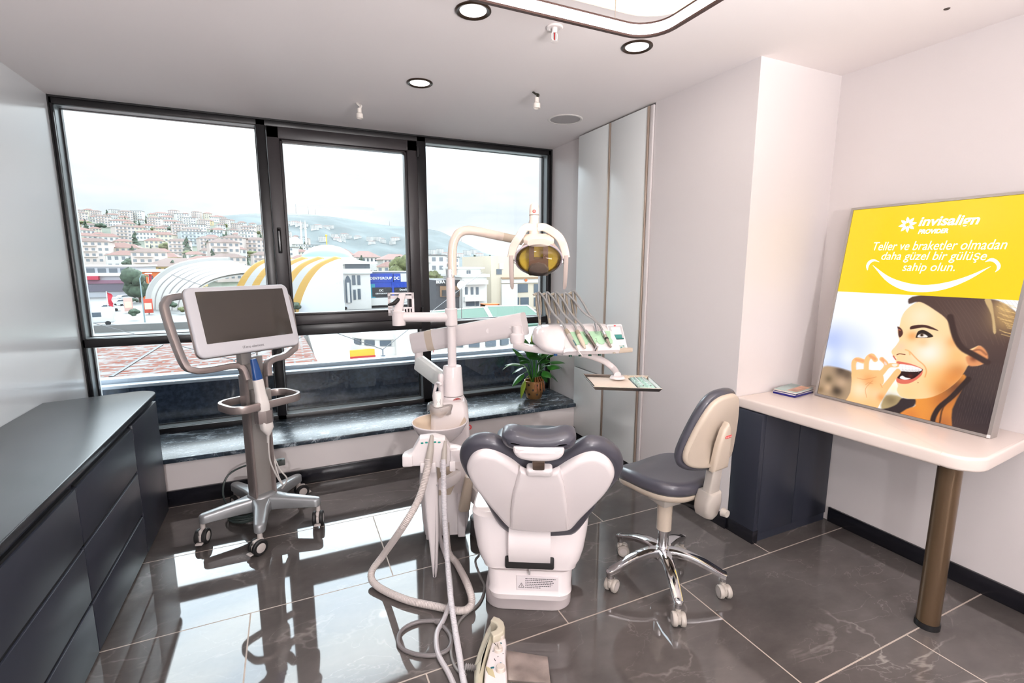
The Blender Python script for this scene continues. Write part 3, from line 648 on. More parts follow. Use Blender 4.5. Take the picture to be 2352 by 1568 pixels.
def unit():
    t = thing('dental_unit', 'white dental unit with spittoon bowl, cup filler and tall pole left of the dental chair', 'dental unit', (.72, 2.50, 0), R(-17))
    q = lambda px, py, yl=0: lp(t, px, py, yl)
    # lower body
    def sect(x0, x1, y0, y1, z, r=.03): return [(x, y, z) for x, y in rrect(x1-x0, y1-y0, r, 4, (x0+x1)/2, (y0+y1)/2)]
    MB().loft([sect(-.112, .115, -.055, .14, .05), sect(-.125, .135, -.055, .16, .14), sect(-.135, .135, -.06, .17, .36), sect(-.125, .130, -.06, .17, .50)]).build('lower_body', plast2, t)
    MB().loft([sect(-.10, .135, -.05, .19, .49), sect(-.07, .145, -.045, .20, .62), sect(-.06, .140, -.03, .20, .76), sect(-.045, .120, .0, .18, .80)]).build('upper_body', plast2, t)
    MB().loft([sect(-.07, .035, -.075, -.05, .30, .01), sect(-.07, .06, -.085, -.05, .36, .01), sect(-.06, .065, -.085, -.05, .52, .01)]).build('front_panel', mat('warm beige cover', (186, 170, 152), .3), t)
    MB().box((-.105, -.075, .04), (-.055, -.05, .30), .006).box((.07, -.07, .04), (.112, -.05, .30), .006).build('corner_fin', plast2, t)
    # beige hand rest at the chair side
    MB().loft([[(x, y, z) for x, y in rrect(w, d, .015, 3, cx, -.11)] for w, d, cx, z in ((.05, .05, .105, .225), (.062, .06, .106, .235), (.055, .06, .120, .32), (.045, .05, .138, .42))]).build('side_rest', beige, t, label='beige tapered side rest')
    # spittoon bowl
    bc = q(1010, 968, -.09); bx, by, bz = bc.x, -.09, bc.z
    b = MB().lathe([(.028, -.20), (.03, -.125), (.05, -.112), (.078, -.095), (.118, -.055), (.141, -.014), (.147, .0), (.1455, .004), (.1425, .004), (.141, .001)], (bx, by, bz), 'z', 44, None, False).build('bowl', plast, t, label='white spittoon bowl')
    MB().lathe([(.1415, .002), (.137, -.008), (.112, -.052), (.075, -.084), (.03, -.094), (0, -.096)], (bx, by, bz), 'z', 44, None, False).build('bowl_lining', mat('cream glazed lining', (216, 198, 176), .12), b, label='cream glazed bowl lining')
    MB().lathe([(.0, .0), (.03, .002), (.036, .006), (.03, .01), (0, .012)], (bx, by, bz-.093), 'z', 20).build('strainer', plast, b)
    # filler platform and spout
    fc = q(1012, 935, .02); fx, fz = fc.x, fc.z
    MB().lathe([(.04, -.14), (.05, -.06), (.060, -.02), (.064, .0), (.060, .012), (.05, .018), (0, .018)], (fx, .02, fz), 'z', 28).build('cup_platform', plast2, t)
    MB().tube(smooth_pts([(fx-.03, .05, fz), (fx-.035, .055, fz+.06), (fx-.02, .05, fz+.125), (fx+.0, .01, fz+.135), (fx+.005, .0, fz+.128)], 4), .009, 12).lathe([(.014, .0), (.0145, .14), (.0175, .148), (.0175, .172), (.013, .182), (0, .184)], (fx+.004, .045, fz), 'z', 20).build('filler_spout', plast, t)
    # pole foot, glass-like collar with the red decal, pole, chrome ring
    pz = q(1040, 905, .11); px_ = pz.x; py_ = .11
    MB().lathe([(.068, .70), (.066, .80), (.06, pz.z-.005)], (px_, py_, 0), 'z', 28).build('collar', plast2, t)
    MB().lathe([(.061, pz.z), (.058, pz.z+.06), (.053, pz.z+.155), (.049, pz.z+.165), (.026, pz.z+.17)], (px_, py_, 0), 'z', 32).build('pole_foot', plast, t)
    de = MB()
    dc = q(1050, 925, .05)
    de.pad([(dc.x+.026*math.cos(a)*(1+.15*math.sin(3*a)), dc.z+.03*math.sin(a)) for a in [k*math.pi/12 for k in range(24)]], 0, .003, 0, .001, lambda x, y, z: (x, py_-math.sqrt(max(0, .0665**2-(x-px_)**2))-z, y), 2)
    de.build('decal', mat('red brown patterned decal', (150, 74, 72), .4, var=(140, .6)), t, label='red brown patterned decal')
    zr = q(1040, 628, py_).z
    MB().cyl((px_, py_, pz.z+.16), (px_, py_, zr+.022), .0245, n=28).build('pole', plast, t)
    MB().cyl((px_, py_, zr-.022), (px_, py_, zr+.022), .0252, n=28).build('chrome_ring', chrome, t, label='bright chrome ring on the pole')
    zs = q(1038, 728, py_).z
    MB().lathe([(.0245, zs-.05), (.034, zs-.045), (.034, zs+.045), (.03, zs+.05), (.0245, zs+.05)], (px_, py_, 0), 'z', 28).build('pole_sleeve', plast, t)
    # monitor arm to the left with its bracket plate
    e = q(918, 728, py_)
    MB().tube([(px_-.02, py_, zs), (e.x+.02, py_, e.z)], [.027, .027], 16).build('side_arm', plast, t)
    ah = MB().lathe([(0, -.047), (.036, -.045), (.036, .03), (.03, .034), (0, .034)], (e.x-.005, py_, e.z), 'z', 24).build('arm_end', plast, t)
    bz0 = e.z+.03
    MB().loft([[(e.x+x-.01+.03*s, py_+y, bz0+.10*s) for x, y in rrect(.05-.015*s, .03, .006, 2)] for s in (0, 1)]).build('bracket_neck', plast, t)
    a, c = q(890, 672, py_+.03), q(952, 722, py_+.03); yp = py_+.03
    pl = MB(); x0, x1, z0, z1 = a.x, c.x, c.z-.005, a.z
    def bar(p, q_, r, s_): pl.box((p, yp, q_), (r, yp+.006, s_))
    w = x1-x0; h = z1-z0
    bar(x0, z0, x0+.10*w, z1); bar(x1-.09*w, z0, x1, z1); bar(x0, z1-.07*h, x1, z1); bar(x0, z1-.27*h, x1, z1-.13*h); bar(x0, z0, x1, z0+.12*h); bar(x0+.46*w, z0, x0+.52*w, z1)
    for k in range(7): u = x0+w*(.12+.115*k); bar(u, z0, u+.05*w, z0+.32*h)
    bar(x0, z0+.30*h, x1, z0+.36*h); bar(x0+.1*w, z0+.36*h, x0+.17*w, z0+.45*h)
    pl.build('bracket_plate', plast2, t, smooth=0)
    g = q(905, 697, py_-.03); g2 = q(892, 700, py_-.05)
    MB().tube([(e.x+.005, py_, bz0+.075), g, g2], [.011, .012, .006], 10).build('clamp_lever', mat('black plastic', (20, 20, 22), .4), t, label='black clamp lever')
    W = chain(t); ex = W.to_3x3() @ Vector((1, 0, 0)); zd = Vector((0, 0, 1))
    d = q(1077, 980, -.0); emblem(t, (d.x, -.006, d.z), (1, 0, 0), (0, 0, 1), .012)
    # link arm down to the chair base
    MB().tube([(.10, .05, .33), (.20, -.05, .26), (.30, -.17, .16)], 1, 12, flat=(.075, .10), up=(0, 0, 1)).build('link_arm', plast2, t)
    MB().lathe([(.06, 0), (.065, .012), (.062, .10), (.05, .105)], (.205, .03, 0), 'z', 24).build('floor_foot', mat('dark grey foot', (92, 90, 92), .35), t)
    cp = thing('paper_cup', 'white paper cup with a square printed mark on the cup filler', 'cup', W @ Vector((fx-.01, .005-.03, fz+.018)), R(-17))
    MB().lathe([(.024, 0), (.027, .002), (.020, .078), (.0185, .080), (.0, .080)][::1], (0, 0, 0), 'z', 28).build('cup', mat('white paper', (238, 232, 230), .6), cp)
    fr = MB()
    for k, (u, v, u2, v2) in enumerate(((-.011, .018, .011, .019), (-.011, .044, .011, .045), (-.0115, .018, -.0105, .045), (.0105, .018, .0115, .045), (-.007, .030, .007, .034))):
        fr.pad([(u, v), (u2, v), (u2, v2), (u, v2)], 0, .0006, 0, 0, lambda x, y, z: (x, -math.sqrt((.027-.007*y/.078)**2-x*x)-z, y), 1)
    fr.build('printed_mark', mat('brown print', (96, 82, 76), .6), cp, smooth=0)
    cl = thing('cup_liner', 'crumpled clear plastic liner under the paper cup on the filler', 'liner', W @ Vector((fx, .02, fz)), R(-17))
    rng = random.Random(5)
    rings = [[((rr+rng.uniform(-.004, .006))*math.cos(2*math.pi*k/26), (rr+rng.uniform(-.004, .006))*math.sin(2*math.pi*k/26), z+rng.uniform(-.005, .005)) for k in range(26)] for rr, z in ((.046, .022), (.062, .026), (.072, .018), (.076, -.004), (.074, -.026))]
    MB().loft(rings, False, False).build('film', glass('plastic film', (.93, .92, .90), .8), cl, smooth=60)
unit()
def assistant():
    t = thing('suction_holder', 'white suction handpiece holder with two grey hoses in front of the spittoon bowl', 'suction holder', (.60, 2.20, .60), R(-17))
    q = lambda px, py, yl=0: lp(t, px, py, yl)
    o = [q(*p) for p in [(928, 1040), (948, 1030), (958, 1012), (965, 1000), (1000, 996), (1022, 1002), (1034, 1020), (1048, 1022), (1060, 1026), (1058, 1040), (1050, 1048), (1036, 1062), (1010, 1066), (985, 1060), (950, 1062), (932, 1056)]]
    MB().pad([(p.x, p.z) for p in o], -.02, .05, .006, .008, lambda x, y, z: (x, -z, y), 3).build('holder_body', plast2, t)
    for a, b in (((926, 1036), (950, 1060)), ((1034, 1024), (1060, 1050))):
        u, v = q(*a), q(*b); MB().box((u.x, -.062, v.z), (v.x, -.02, u.z), .006).build('clip', plast2, t)
    u, v = q(962, 1052), q(1050, 1068)
    for k in range(4):
        x = u.x+(v.x-u.x)*(k+.5)/4; MB().box((x-.014, -.065, v.z-.004), (x+.014, -.03, u.z), .004).build('cradle_tooth', plast2, t)
    gp = q(990, 1006, -.0)
    bt = mat('teal button print', (30, 140, 128), .4)
    for k in range(5): MB().pad([(gp.x-.04+.02*k+a, gp.z-.001*abs(k-2)*2+b) for a, b in rrect(.013, .008, .003, 3)], .0495, .0512, 0, .0005, lambda x, y, z: (x, -z, y), 2).build('button', bt, t, label='teal oval button')
    # white hanging arm that carries the holder
    h = [q(x, y, .02) for x, y in ((972, 1062), (1003, 1062), (1007, 1140), (1008, 1220), (1006, 1290), (1003, 1316), (995, 1316), (990, 1270), (982, 1200), (974, 1120))]
    MB().pad([(p.x, p.z) for p in h], -.035, .03, .012, .012, lambda x, y, z: (x, -z, y), 4).build('hanging_arm', plast, t)
    MB().tube([(.02, .0, -.12), (.06, .12, -.16), (.10, .22, -.18)], 1, 10, flat=(.04, .06), up=(0, 0, 1)).build('support_arm', plast2, t)
    # the two nozzles and hoses
    n1 = [q(992, 1000, -.05), q(989, 1030, -.06), q(984, 1062, -.07)]
    MB().tube([n1[0], n1[0].lerp(n1[1], .4), n1[1], n1[2]], [.009, .011, .016, .019], 16).cyl(n1[0]+Vector((0, 0, .004)), n1[0]+Vector((0, 0, -.01)), .0065).build('nozzle', greyb, t)
    n2 = [q(1023, 1012, -.05), q(1021, 1035, -.06), q(1019, 1064, -.07)]
    MB().tube([n2[0], n2[0].lerp(n2[1], .5), n2[1], n2[2]], [.007, .009, .0125, .0145], 16).build('nozzle', greyb, t)
    W = chain(t); Wi = W.inverted(); F = lambda px, py, z: Wi @ atz(px, py, z)
    p = [n1[2]+Vector((0, 0, .02)), n1[2]+Vector((-.005, -.01, -.03)), q(962, 1145, -.12), q(925, 1210, -.16), F(880, 1275, .12), F(853, 1315, .05), F(866, 1345, .022), F(930, 1376, .019), F(1000, 1392, .019), F(1060, 1402, .019), F(1083, 1385, .03), F(1075, 1345, .08), q(1050, 1295, .05), q(1030, 1265, .12), q(1025, 1200, .2)]
    ribbed(p, .0165, .007, .05, 12).build('suction_hose', hose_m, t)
    p = [n2[2]+Vector((0, 0, .02)), q(1019, 1100, -.10), q(1021, 1180, -.14), q(1028, 1290, -.16), F(1036, 1380, .10), F(1046, 1450, .03), F(1056, 1510, .016), F(1066, 1568, .014), F(1085, 1640, .012)]
    ribbed(p, .0125, .006, .06, 12).build('saliva_hose', mat('light grey ribbed hose', (206, 202, 206), .4), t)
    p = [q(1002, 1110, -.02), q(1004, 1170, .04), q(1012, 1240, .05), q(1030, 1300, .02), F(1036, 1370, .06), F(1020, 1420, .014), F(1003, 1455, .012), F(1006, 1500, .012), F(1030, 1545, .012), F(1050, 1590, .012)]
    MB().tube(smooth_pts(p, 8), .0105, 10).build('air_hose', mat('smooth grey hose', (186, 180, 182), .35), t)
assistant()
def floorcords():
    P = [(1100, 1275, .10), (1092, 1290, .05), (1104, 1325, .012), (1113, 1350, .008), (1100, 1385, .006), (1060, 1420, .006), (1042, 1460, .006), (1036, 1500, .006), (1048, 1535, .006), (1070, 1550, .02)]
    c = thing('foot_control_cable', 'thin grey cable curving over the floor to the foot control', 'cable', tuple(atz(1060, 1420, 0)))
    MB().tube(smooth_pts([atz(*p) for p in P], 8), .006, 8).build('cable', mat('mid grey cable', (120, 116, 114), .4), c, True)
    P = [(1012, 1425), (960, 1428), (925, 1445), (914, 1470), (925, 1490), (960, 1503), (1000, 1504), (1030, 1490), (1036, 1465), (1020, 1440), (1000, 1428)]
    c = thing('looped_hose', 'grey hose lying in a loop on the floor left of the foot control', 'hose', tuple(atz(975, 1465, 0)))
    MB().tube(smooth_pts([atz(x, y, .0085) for x, y in P], 8), .0085, 10).build('hose', mat('dark grey hose', (112, 106, 106), .4), c, True)
floorcords()
# ================================================================== operating lamp
def oplamp():
    W0 = Vector((.72, 2.50, 0)); M = Matrix.Translation(W0) @ Matrix.Rotation(R(-17), 4, 'Z')
    def sp(px, py, s):                       # a point at horizontal distance s from the camera foot
        d = ray(px, py); return EYEV+d*(s/math.hypot(d.x, d.y))
    pole = plane(1040, 700, M @ Vector((0, .11, 0)), M.to_3x3() @ Vector((0, 1, 0))); S = math.hypot(pole.x, pole.y)
    t = thing('operating_lamp', 'white dental operating lamp on a bent swing arm above the spittoon', 'lamp', (pole.x, pole.y, sp(1039, 628, S).z))
    A = [sp(1039, 632, S), sp(1039, 575, S), sp(1045, 548, S), sp(1058, 533, S), sp(1078, 529, S+.01), sp(1105, 533, S+.02)]
    B = sp(1212, 556, S+.10); pc = mat('white glossy enamel', (240, 222, 208), .14)
    MB().tube(smooth_pts(A, 6)+[A[-1].lerp(B, .45)], .0245, 18).build('swing_arm', pc, t, True)
    MB().tube([A[-1].lerp(B, .45), B], .0235, 18).build('arm_sleeve', mat('beige enamel', (206, 190, 170), .2), t, True, label='beige arm sleeve')
    J = sp(1229, 492, 2.30); hd = (Vector((J.x, J.y, 0))).normalized(); rt = Vector((hd.y, -hd.x, 0)); up = Vector((0, 0, 1))
    MB().cyl(B-up*.03, B+up*.035, .028).build('elbow', pc, t, True)
    K = J+hd*.03+up*.0
    MB().tube([B, B.lerp(K, .5)+up*.005, K+up*.02], [1, 1, .7], 12, flat=(.036, .05), up=(0, 0, 1)).build('spring_arm', mat('grey arm casing', (150, 148, 146), .3), t, True, label='grey spring arm')
    # yoke post
    P = [sp(1227, 478, 2.285), sp(1228, 500, 2.28), sp(1230, 520, 2.27), sp(1230, 545, 2.26)]
    MB().lathe([(0, .028), (.012, .026), (.020, .016), (.0225, 0), (.0225, -.03), (.0215, -.045), (.022, -.06), (.023, -.11), (.023, -.135), (0, -.135)], P[0]+up*-.004, 'z', 24).build('yoke_post', pc, t, True)
    MB().cyl(P[3]-up*.006, P[3]+up*.0, .024).build('post_ring', met, t, True)
    MB().cyl(P[0]-up*.032, P[0]-up*.030, .0232).build('post_seam', rub, t, True)
    # emblem on the post
    c = P[0]-hd*.0228+up*-.016; emblem(t, t.matrix_local.inverted() @ c if 0 else chain(t).inverted() @ c, rt, up, .006)
    # head frame: H centre, tilted so the dish looks at the chair back
    H = sp(1237, 592, 2.24); tl = R(22); fwd = (-hd*math.cos(tl)-up*math.sin(tl)).normalized(); uu = rt.cross(fwd)*-1
    if uu.z < 0: uu = -uu
    def L(x, y, z): return H+rt*x+uu*y+fwd*z
    # yoke: broad white arch from the post to both handles
    for s in (-1, 1):
        pts = [P[2]+rt*s*.008-up*.004, P[2]+rt*s*.045-up*.006, L(s*.085, .096, -.02), L(s*.112, .05, -.014), L(s*.124, .0, -.005)]
        MB().tube(smooth_pts(pts, 5), 1, 12, flat=(.036, .022), up=hd).build('yoke_arm', pc, t, True)
        hp = [L(s*.124, .012, -.005), L(s*.124, -.02, .0), L(s*.1235, -.07, .008), L(s*.122, -.135, .012), L(s*.120, -.148, .012)]
        MB().tube(hp, [1, 1.05, 1, .85, .45], 12, flat=(.021, .026), up=hd).build('handle', mat('grey handle', (196, 180, 172), .3), t, True, label='grey grip handle')
        MB().cyl(L(s*.095, -.018, .0), L(s*.122, -.018, .0), .008).lathe([(0, -.006), (.010, -.005), (.010, .005), (0, .006)], L(s*.108, -.018, 0), 'z', 14).build('pivot_screw', met, t, True)
    # housing behind the reflector
    def disc(rx, ry, z, yc=0, n=36): return [L(rx*math.cos(2*math.pi*k/n), yc+ry*.9*math.sin(2*math.pi*k/n), z) for k in range(n)]
    MB().loft([disc(.02, .016, -.10, .05), disc(.055, .045, -.085, .045), disc(.085, .065, -.05, .02), disc(.104, .082, -.015, -.0), disc(.107, .085, .004, -.004)], True, False).build('housing', pc, t, True)
    MB().loft([[L(x*w, .075+y*.035, z) for x, y in rrect(1, 1, .3, 4)] for w, z in ((.14, -.06), (.135, -.005), (.10, .012))]).build('top_cowl', pc, t, True)
    MB().tube([L(.105*math.cos(2*math.pi*k/36), -.004+.075*math.sin(2*math.pi*k/36), .006) for k in range(36)], .005, 8, True).build('rim', mat('lilac grey rim', (196, 184, 192), .12, metal=.4), t, True)
    # facetted yellowish mirror, bulb bridge, clear visor
    N = 32; rings = []
    for z, f in ((.004, 1.0), (-.012, .86), (-.026, .66), (-.036, .40), (-.040, .12)): rings.append(disc(.100*f, .078*f, z, -.004, N))
    MB().loft(rings, False, True).build('reflector', mat('yellow tinted mirror', (240, 206, 84), .35, metal=.15), t, True, smooth=0, label='yellow tinted facetted reflector')
    bb = mat('brown bulb shield', (112, 84, 66), .35)
    MB().loft([[L(x, y, z) for x, y in ((-.042, .055), (-.020, .058), (-.020, -.0), (.020, -.0), (.020, .058), (.042, .055), (.045, -.055), (-.045, -.055))] for z in (-.01, .016)]).build('bulb_shield', bb, t, True, label='brown bulb shield')
    MB().loft([[L(x*w, y, z) for x, y in ((-.044, -.072), (.044, -.072), (.046, -.042), (.03, -.022), (0, -.014), (-.03, -.022), (-.046, -.042))] for w, z in ((1, .005), (1, .026), (.9, .034))]).build('bulb_housing', mat('grey brown bulb housing', (122, 104, 92), .35), t, True)
    v = MB().loft([disc(.104, .082, .008, -.004), disc(.098, .078, .026, -.007), disc(.080, .066, .042, -.012), disc(.05, .045, .052, -.016), disc(.015, .015, .056, -.018)]).build('visor', glass('clear visor', (.96, .96, .95), 1), t, True)
oplamp()
# ================================================================== instrument console
def console():
    t = thing('instrument_console', 'white instrument console with five hose whips and handpieces over the chair side', 'instrument console', (1.33, 2.10, 1.10), R(-14))
    q = lambda px, py, yl=0: lp(t, px, py, yl); W = chain(t); Wi = W.inverted()
    ex = W.to_3x3() @ Vector((1, 0, 0)); zd = Vector((0, 0, 1))
    def sp(px, py, s):
        d = ray(px, py); return Wi @ (EYEV+d*(s/math.hypot(d.x, d.y)))
    # support arms from the pedestal
    a = sp(1032, 885, 2.78); b = sp(962, 832, 3.0); gl_ = mat('cool white enamel', (224, 228, 226), .2)
    MB().tube([a, b], 1, 12, flat=(.06, .10), up=(0, 0, 1)).build('lower_arm', gl_, t)
    c0 = sp(962, 786, 2.98); c1 = sp(1194, 745, 2.62)
    MB().cyl(b-Vector((0, 0, .02)), c0+Vector((0, 0, .0)), .026).build('post', plast, t)
    MB().tube([c0+(c0-c1).normalized()*.035, c1+(c1-c0).normalized()*.03], 1, 14, flat=(.075, .125), up=(0, 0, 1)).build('spring_beam', plast, t)
    s0 = c0+(c1-c0)*.11; s1 = c0+(c1-c0)*.185
    MB().tube([s0, s1], 1, 14, flat=(.0765, .1265), up=(0, 0, 1)).build('beam_sleeve', mat('beige sleeve', (204, 188, 172), .3), t, label='beige sleeve on the spring beam')
    nb = W.inverted().to_3x3() @ Vector((-.45, -.89, 0))
    for k, r_ in ((.72, .014), (.92, .006)): p = c0+(c1-c0)*k; MB().cyl(p+nb*.03, p+nb*.041, r_).build('cover_cap', plast2, t)
    e0 = sp(1189, 752, 2.61); e1 = sp(1188, 792, 2.58)
    MB().lathe([(.0, .06), (.026, .058), (.026, .02), (.038, .012), (.041, -.02), (.034, -.035), (0, -.04)], (e1.x, e1.y, (e0.z+e1.z)/2), 'z', 24).build('joint', plast, t)
    ar = [e1+Vector((0, 0, -.0)), sp(1205, 797, 2.53), sp(1240, 802, 2.48), sp(1275, 806, 2.44), sp(1330, 808, 2.42)]
    MB().tube(smooth_pts(ar, 5), 1, 12, flat=(.06, .036), up=(0, 0, 1)).build('carrier_arm', plast, t)
    # console body: side profile lofted across its width
    L0, R0 = q(1288, 780).x, q(1400, 780).x; zb = q(1330, 806, -.02).z; H_ = q(1330, 745, .05).z-zb
    def prof(k, x, tilt=0): return [(x, y, zb+z*k) for y, z in ((-.115, .0), (-.13, .02), (-.125, .035), (-.03, H_*.80), (.0, H_*.93), (.05, H_), (.12, H_*.97), (.155, H_*.75), (.165, .045), (.14, .012), (.08, .0))]
    MB().loft([prof(.72, L0-.022), prof(.93, L0-.012), prof(1, L0+.006), prof(1, R0-.01), prof(.95, R0+.004)]).build('console_body', plast, t)
    ck = [(-.105, .003), (-.118, .022), (-.112, .04), (-.03, H_*.82), (.0, H_*.95), (.05, H_*1.02), (.12, H_*.99), (.16, H_*.76), (.168, .045), (.14, .010)]
    sc_ = lambda x, k, dy=0: [(x, .02+(y-.02)*k+dy, zb+H_*.46+(z-H_*.46)*k) for y, z in ck]
    MB().loft([sc_(L0+.004, 1.0), sc_(L0-.03, 1.0, .002), sc_(L0-.065, .96, .006), sc_(L0-.095, .86, .012), sc_(L0-.115, .68, .02), sc_(L0-.125, .42, .026)]).build('end_cheek', plast, t, smooth=60, label='large rounded glossy end cheek')
    # front slope frame for the silicone mat and the handpieces
    A = Vector((0, -.128, zb+.034)); Bv = Vector((0, -.03, zb+H_*.80)); sl = (Bv-A); Ls = sl.length; sl.normalize(); sn = Vector((0, sl.z*-1, sl.y)) 
    if sn.y > 0: sn = -sn
    X = lambda x, u, w: Vector((x, 0, 0))+A+sl*u+sn*w
    mw = R0-L0; sil = mat('pale green silicone', (164, 202, 168), .4)
    pts = [(L0+.01, Ls*.97)]
    for k in range(5):
        x0 = L0+.03+k*(mw-.05)/5; x1 = x0+(mw-.05)/5; xm = (x0+x1)/2
        pts += [(x0+.004, Ls*.55), (xm-.021, Ls*.36), (xm-.014, Ls*.22), (xm, Ls*.18), (xm+.014, Ls*.22), (xm+.021, Ls*.36), (x1-.004, Ls*.55)]
    pts += [(R0-.012, Ls*.97)]
    MB().pad(pts, 0, .004, 0, .002, lambda x, y, z: X(x, y, z), 2).build('silicone_mat', sil, t, label='pale green silicone mat with finger scallops')
    # whips and hoses with handpieces
    wm = mat('taupe whip arm', (150, 138, 120), .4); hm = mat('grey instrument hose', (136, 136, 136), .35)
    bases = [(1240, 745), (1262, 742), (1282, 742), (1302, 742), (1322, 742)]; tops = [(1235, 676), (1254, 676), (1275, 676), (1295, 678), (1315, 674)]
    tips = [((1300, 757), (1328, 806)), ((1325, 760), (1344, 800)), ((1344, 760), (1370, 800)), ((1370, 754), (1372, 763)), ((1385, 762), (1403, 797))]
    hk = ['syringe', 'handpiece', 'handpiece', 'handpiece', 'handpiece']
    for k in range(5):
        b0 = q(*bases[k], .10); t0 = q(*tops[k], .10)
        wbar = MB()
        m = lambda f, dx=0: b0.lerp(t0, f)+Vector((dx, 0, 0))
        wbar.tube([m(0), m(.25), m(.32, -.006), m(.75, -.010), m(.98, -.004)], 1, 8, flat=(.012, .017), up=(0, 1, 0))
        wbar.tube([m(.25), m(.36, .008), m(.75, .012), m(1, .010), m(1.03, -.008), m(.98, -.024)], 1, 8, flat=(.012, .017), up=(0, 1, 0))
        for f in (.50, .66): wbar.tube([m(f, -.009), m(f, .011)], 1, 8, flat=(.010, .012), up=(0, 1, 0))
        wbar.build('whip_arm', wm, t, label='taupe whip arm')
        i0, i1 = tips[k]; x0 = q(*i0, -.08).x; 
        def onslope(px, py, w):
            p = W @ (A+sn*w); return Wi @ plane(px, py, p, W.to_3x3() @ sn)
        g0 = onslope(*i0, .016); g1 = onslope(*i1, .012)
        top = t0+Vector((.004, -.008, .012))
        up_ = g0+(g0-g1).normalized()*.05
        hp = [b0+Vector((.0, -.0, .02)), m(.35, .002)+Vector((0, -.01, 0)), m(.85, -.002)+Vector((0, -.012, 0)), top, top.lerp(up_, .30)+Vector((.0, -.0, .005)), top.lerp(up_, .62)+Vector((0, 0, -.010)), up_, g0]
        h = MB().tube(smooth_pts(hp, 6), .0058, 8)
        h.build('hose', hm, t)
        if k == 3: MB().tube([g0+(g0-g1).normalized()*.03, g1], [.008, .0095], 12).build('hose_coupling', chrome, t); continue
        dv = (g1-g0); N_ = [0, .25, .5, .72, .85, 1]
        rad = {0: [.0085, .011, .011, .010, .006, .003], 1: [.009, .0105, .011, .0105, .008, .004], 2: [.009, .011, .010, .008, .0085, .0075], 4: [.0085, .0095, .0085, .007, .006, .005]}[k]
        mm = {0: greyb, 1: mat('beige instrument', (206, 190, 172), .35), 2: mat('gunmetal instrument', (124, 116, 110), .25, metal=.8), 4: mat('pewter instrument', (166, 154, 144), .28, metal=.6)}[k]
        hp_ = MB().tube([g0+dv*f for f in N_], rad, 14).build(['syringe', 'scaler_handpiece', 'turbine_handpiece', '', 'motor_handpiece'][k], mm, t)
        MB().tube([g0+dv*.0, g0+dv*.24], [rad[0]*1.12, rad[1]*1.08], 14).build('coupling', chrome if k in (2, 4) else wm, hp_)
        if k == 0: MB().tube([g0+dv*.55+sn*.008, g0+dv*.8+sn*.01], 1, 8, flat=(.006, .006)).build('lever', mat('teal lever', (58, 110, 110), .4), hp_); MB().tube([g0+dv*.95, g0+dv*1.22+Vector((.006, 0, 0))], [.003, .0018], 8).build('tip', plast, hp_)
        if k == 2: MB().cyl(g1-sn*.012, g1+sn*.012, .0075).build('head', chrome, hp_)
        if k == 4: MB().tube([g0+dv*.42, g0+dv*.52], [.0102, .0102], 14).build('black_band', rub, hp_)
    # knobs under the body
    for px in (1310, 1332.5, 1355, 1377): p = q(px, 812, -.09); MB().cyl((p.x, -.09, zb-.013), (p.x, -.09, zb+.004), .0085, .007).build('knob', mat('dark green knob', (22, 78, 58), .4), t, label='dark green knob')
    p = q(1276, 806, -.06); MB().cyl((p.x, -.06, zb-.012), (p.x, -.06, zb+.004), .009).build('knob', mat('blue knob', (42, 92, 150), .4), t, label='blue knob')
    # control panel
    c = [q(*p, -.05) for p in ((1386, 747), (1417, 745), (1440, 800), (1405, 802))]
    n = (c[1]-c[0]).cross(c[3]-c[0]).normalized(); 
    if n.y > 0: n = -n
    PT = Vector((0, .055, .16)).normalized(); xo = c[3].x-.018; xw = .082; z0 = c[3].z; hh = (c[0].z-z0)/PT.z
    PN = Vector((0, -PT.z, PT.y)); K = lambda x, y, w: Vector((xo+.022*(1-y/hh)*0+x, -.06, z0))+PT*y+PN*w
    sh = lambda x, y: (x+.020*(1-y/hh), y)
    def pan(pts, w0, w1, r, name, m, par, lab=None): return MB().pad([sh(*p) for p in pts], w0, w1, 0, r, K, 2).build(name, m, par, label=lab)
    cp = pan(rrect(xw, hh, .006, 3, xw/2, hh/2), -.022, 0, .003, 'control_panel', plast2, t)
    pan(rrect(xw*.88, hh*.50, .004, 3, xw/2, hh*.70), 0, .0008, 0, 'panel_inlay', mat('grey inlay', (178, 176, 178), .4), cp)
    pan(rrect(xw*.58, hh*.28, .002, 2, xw*.52, hh*.74), .0008, .0016, 0, 'display', mat('pale display', (226, 218, 214), .2), cp, 'pale control display')
    pan(rrect(xw*.62, hh*.14, .002, 2, xw*.50, hh*.52), .0008, .0016, 0, 'teal_strip', mat('teal print', (20, 120, 112), .4), cp)
    pan(rrect(xw*.55, hh*.06, .003, 2, xw*.62, hh*.42), .0008, .004, .001, 'key_bar', mat('dark teal key bar', (14, 96, 92), .35), cp)
    pan(rrect(xw*.14, hh*.05, .002, 2, xw*.5, hh*.94), .0008, .0016, 0, 'badge', redm, cp)
    pan(rrect(xw*.5, hh*.13, .004, 3, xw*.6, hh*.10), 0, .001, 0, 'keypad', mat('grey keypad', (176, 186, 182), .4), cp)
    for kx, ky in ((.42, .12), (.58, .08), (.74, .13), (.42, .06)): pan(rrect(xw*.09, hh*.04, .0015, 2, xw*kx, hh*ky), .001, .0018, 0, 'key', mat('teal print', 0), cp)
    for kx, ky in ((.45, .25), (.68, .25), (.6, .33)): pan([(xw*kx+.009*math.cos(a*.5236), hh*ky+.007*math.sin(a*.5236)) for a in range(12)], 0, .0012, .0003, 'push_button', mat('mint button', (206, 222, 214), .4), cp)
    h0, h1 = q(1407, 806, -.11), q(1449, 803, -.06)
    MB().tube([h0-Vector((.01, 0, 0)), h0, h0.lerp(h1, .5), h1, h1+Vector((.004, 0, 0))], [.5, 1, 1, 1, .5], 12, flat=(.026, .024), up=(0, 0, 1)).build('grip_handle', beige, t, label='beige grip handle')
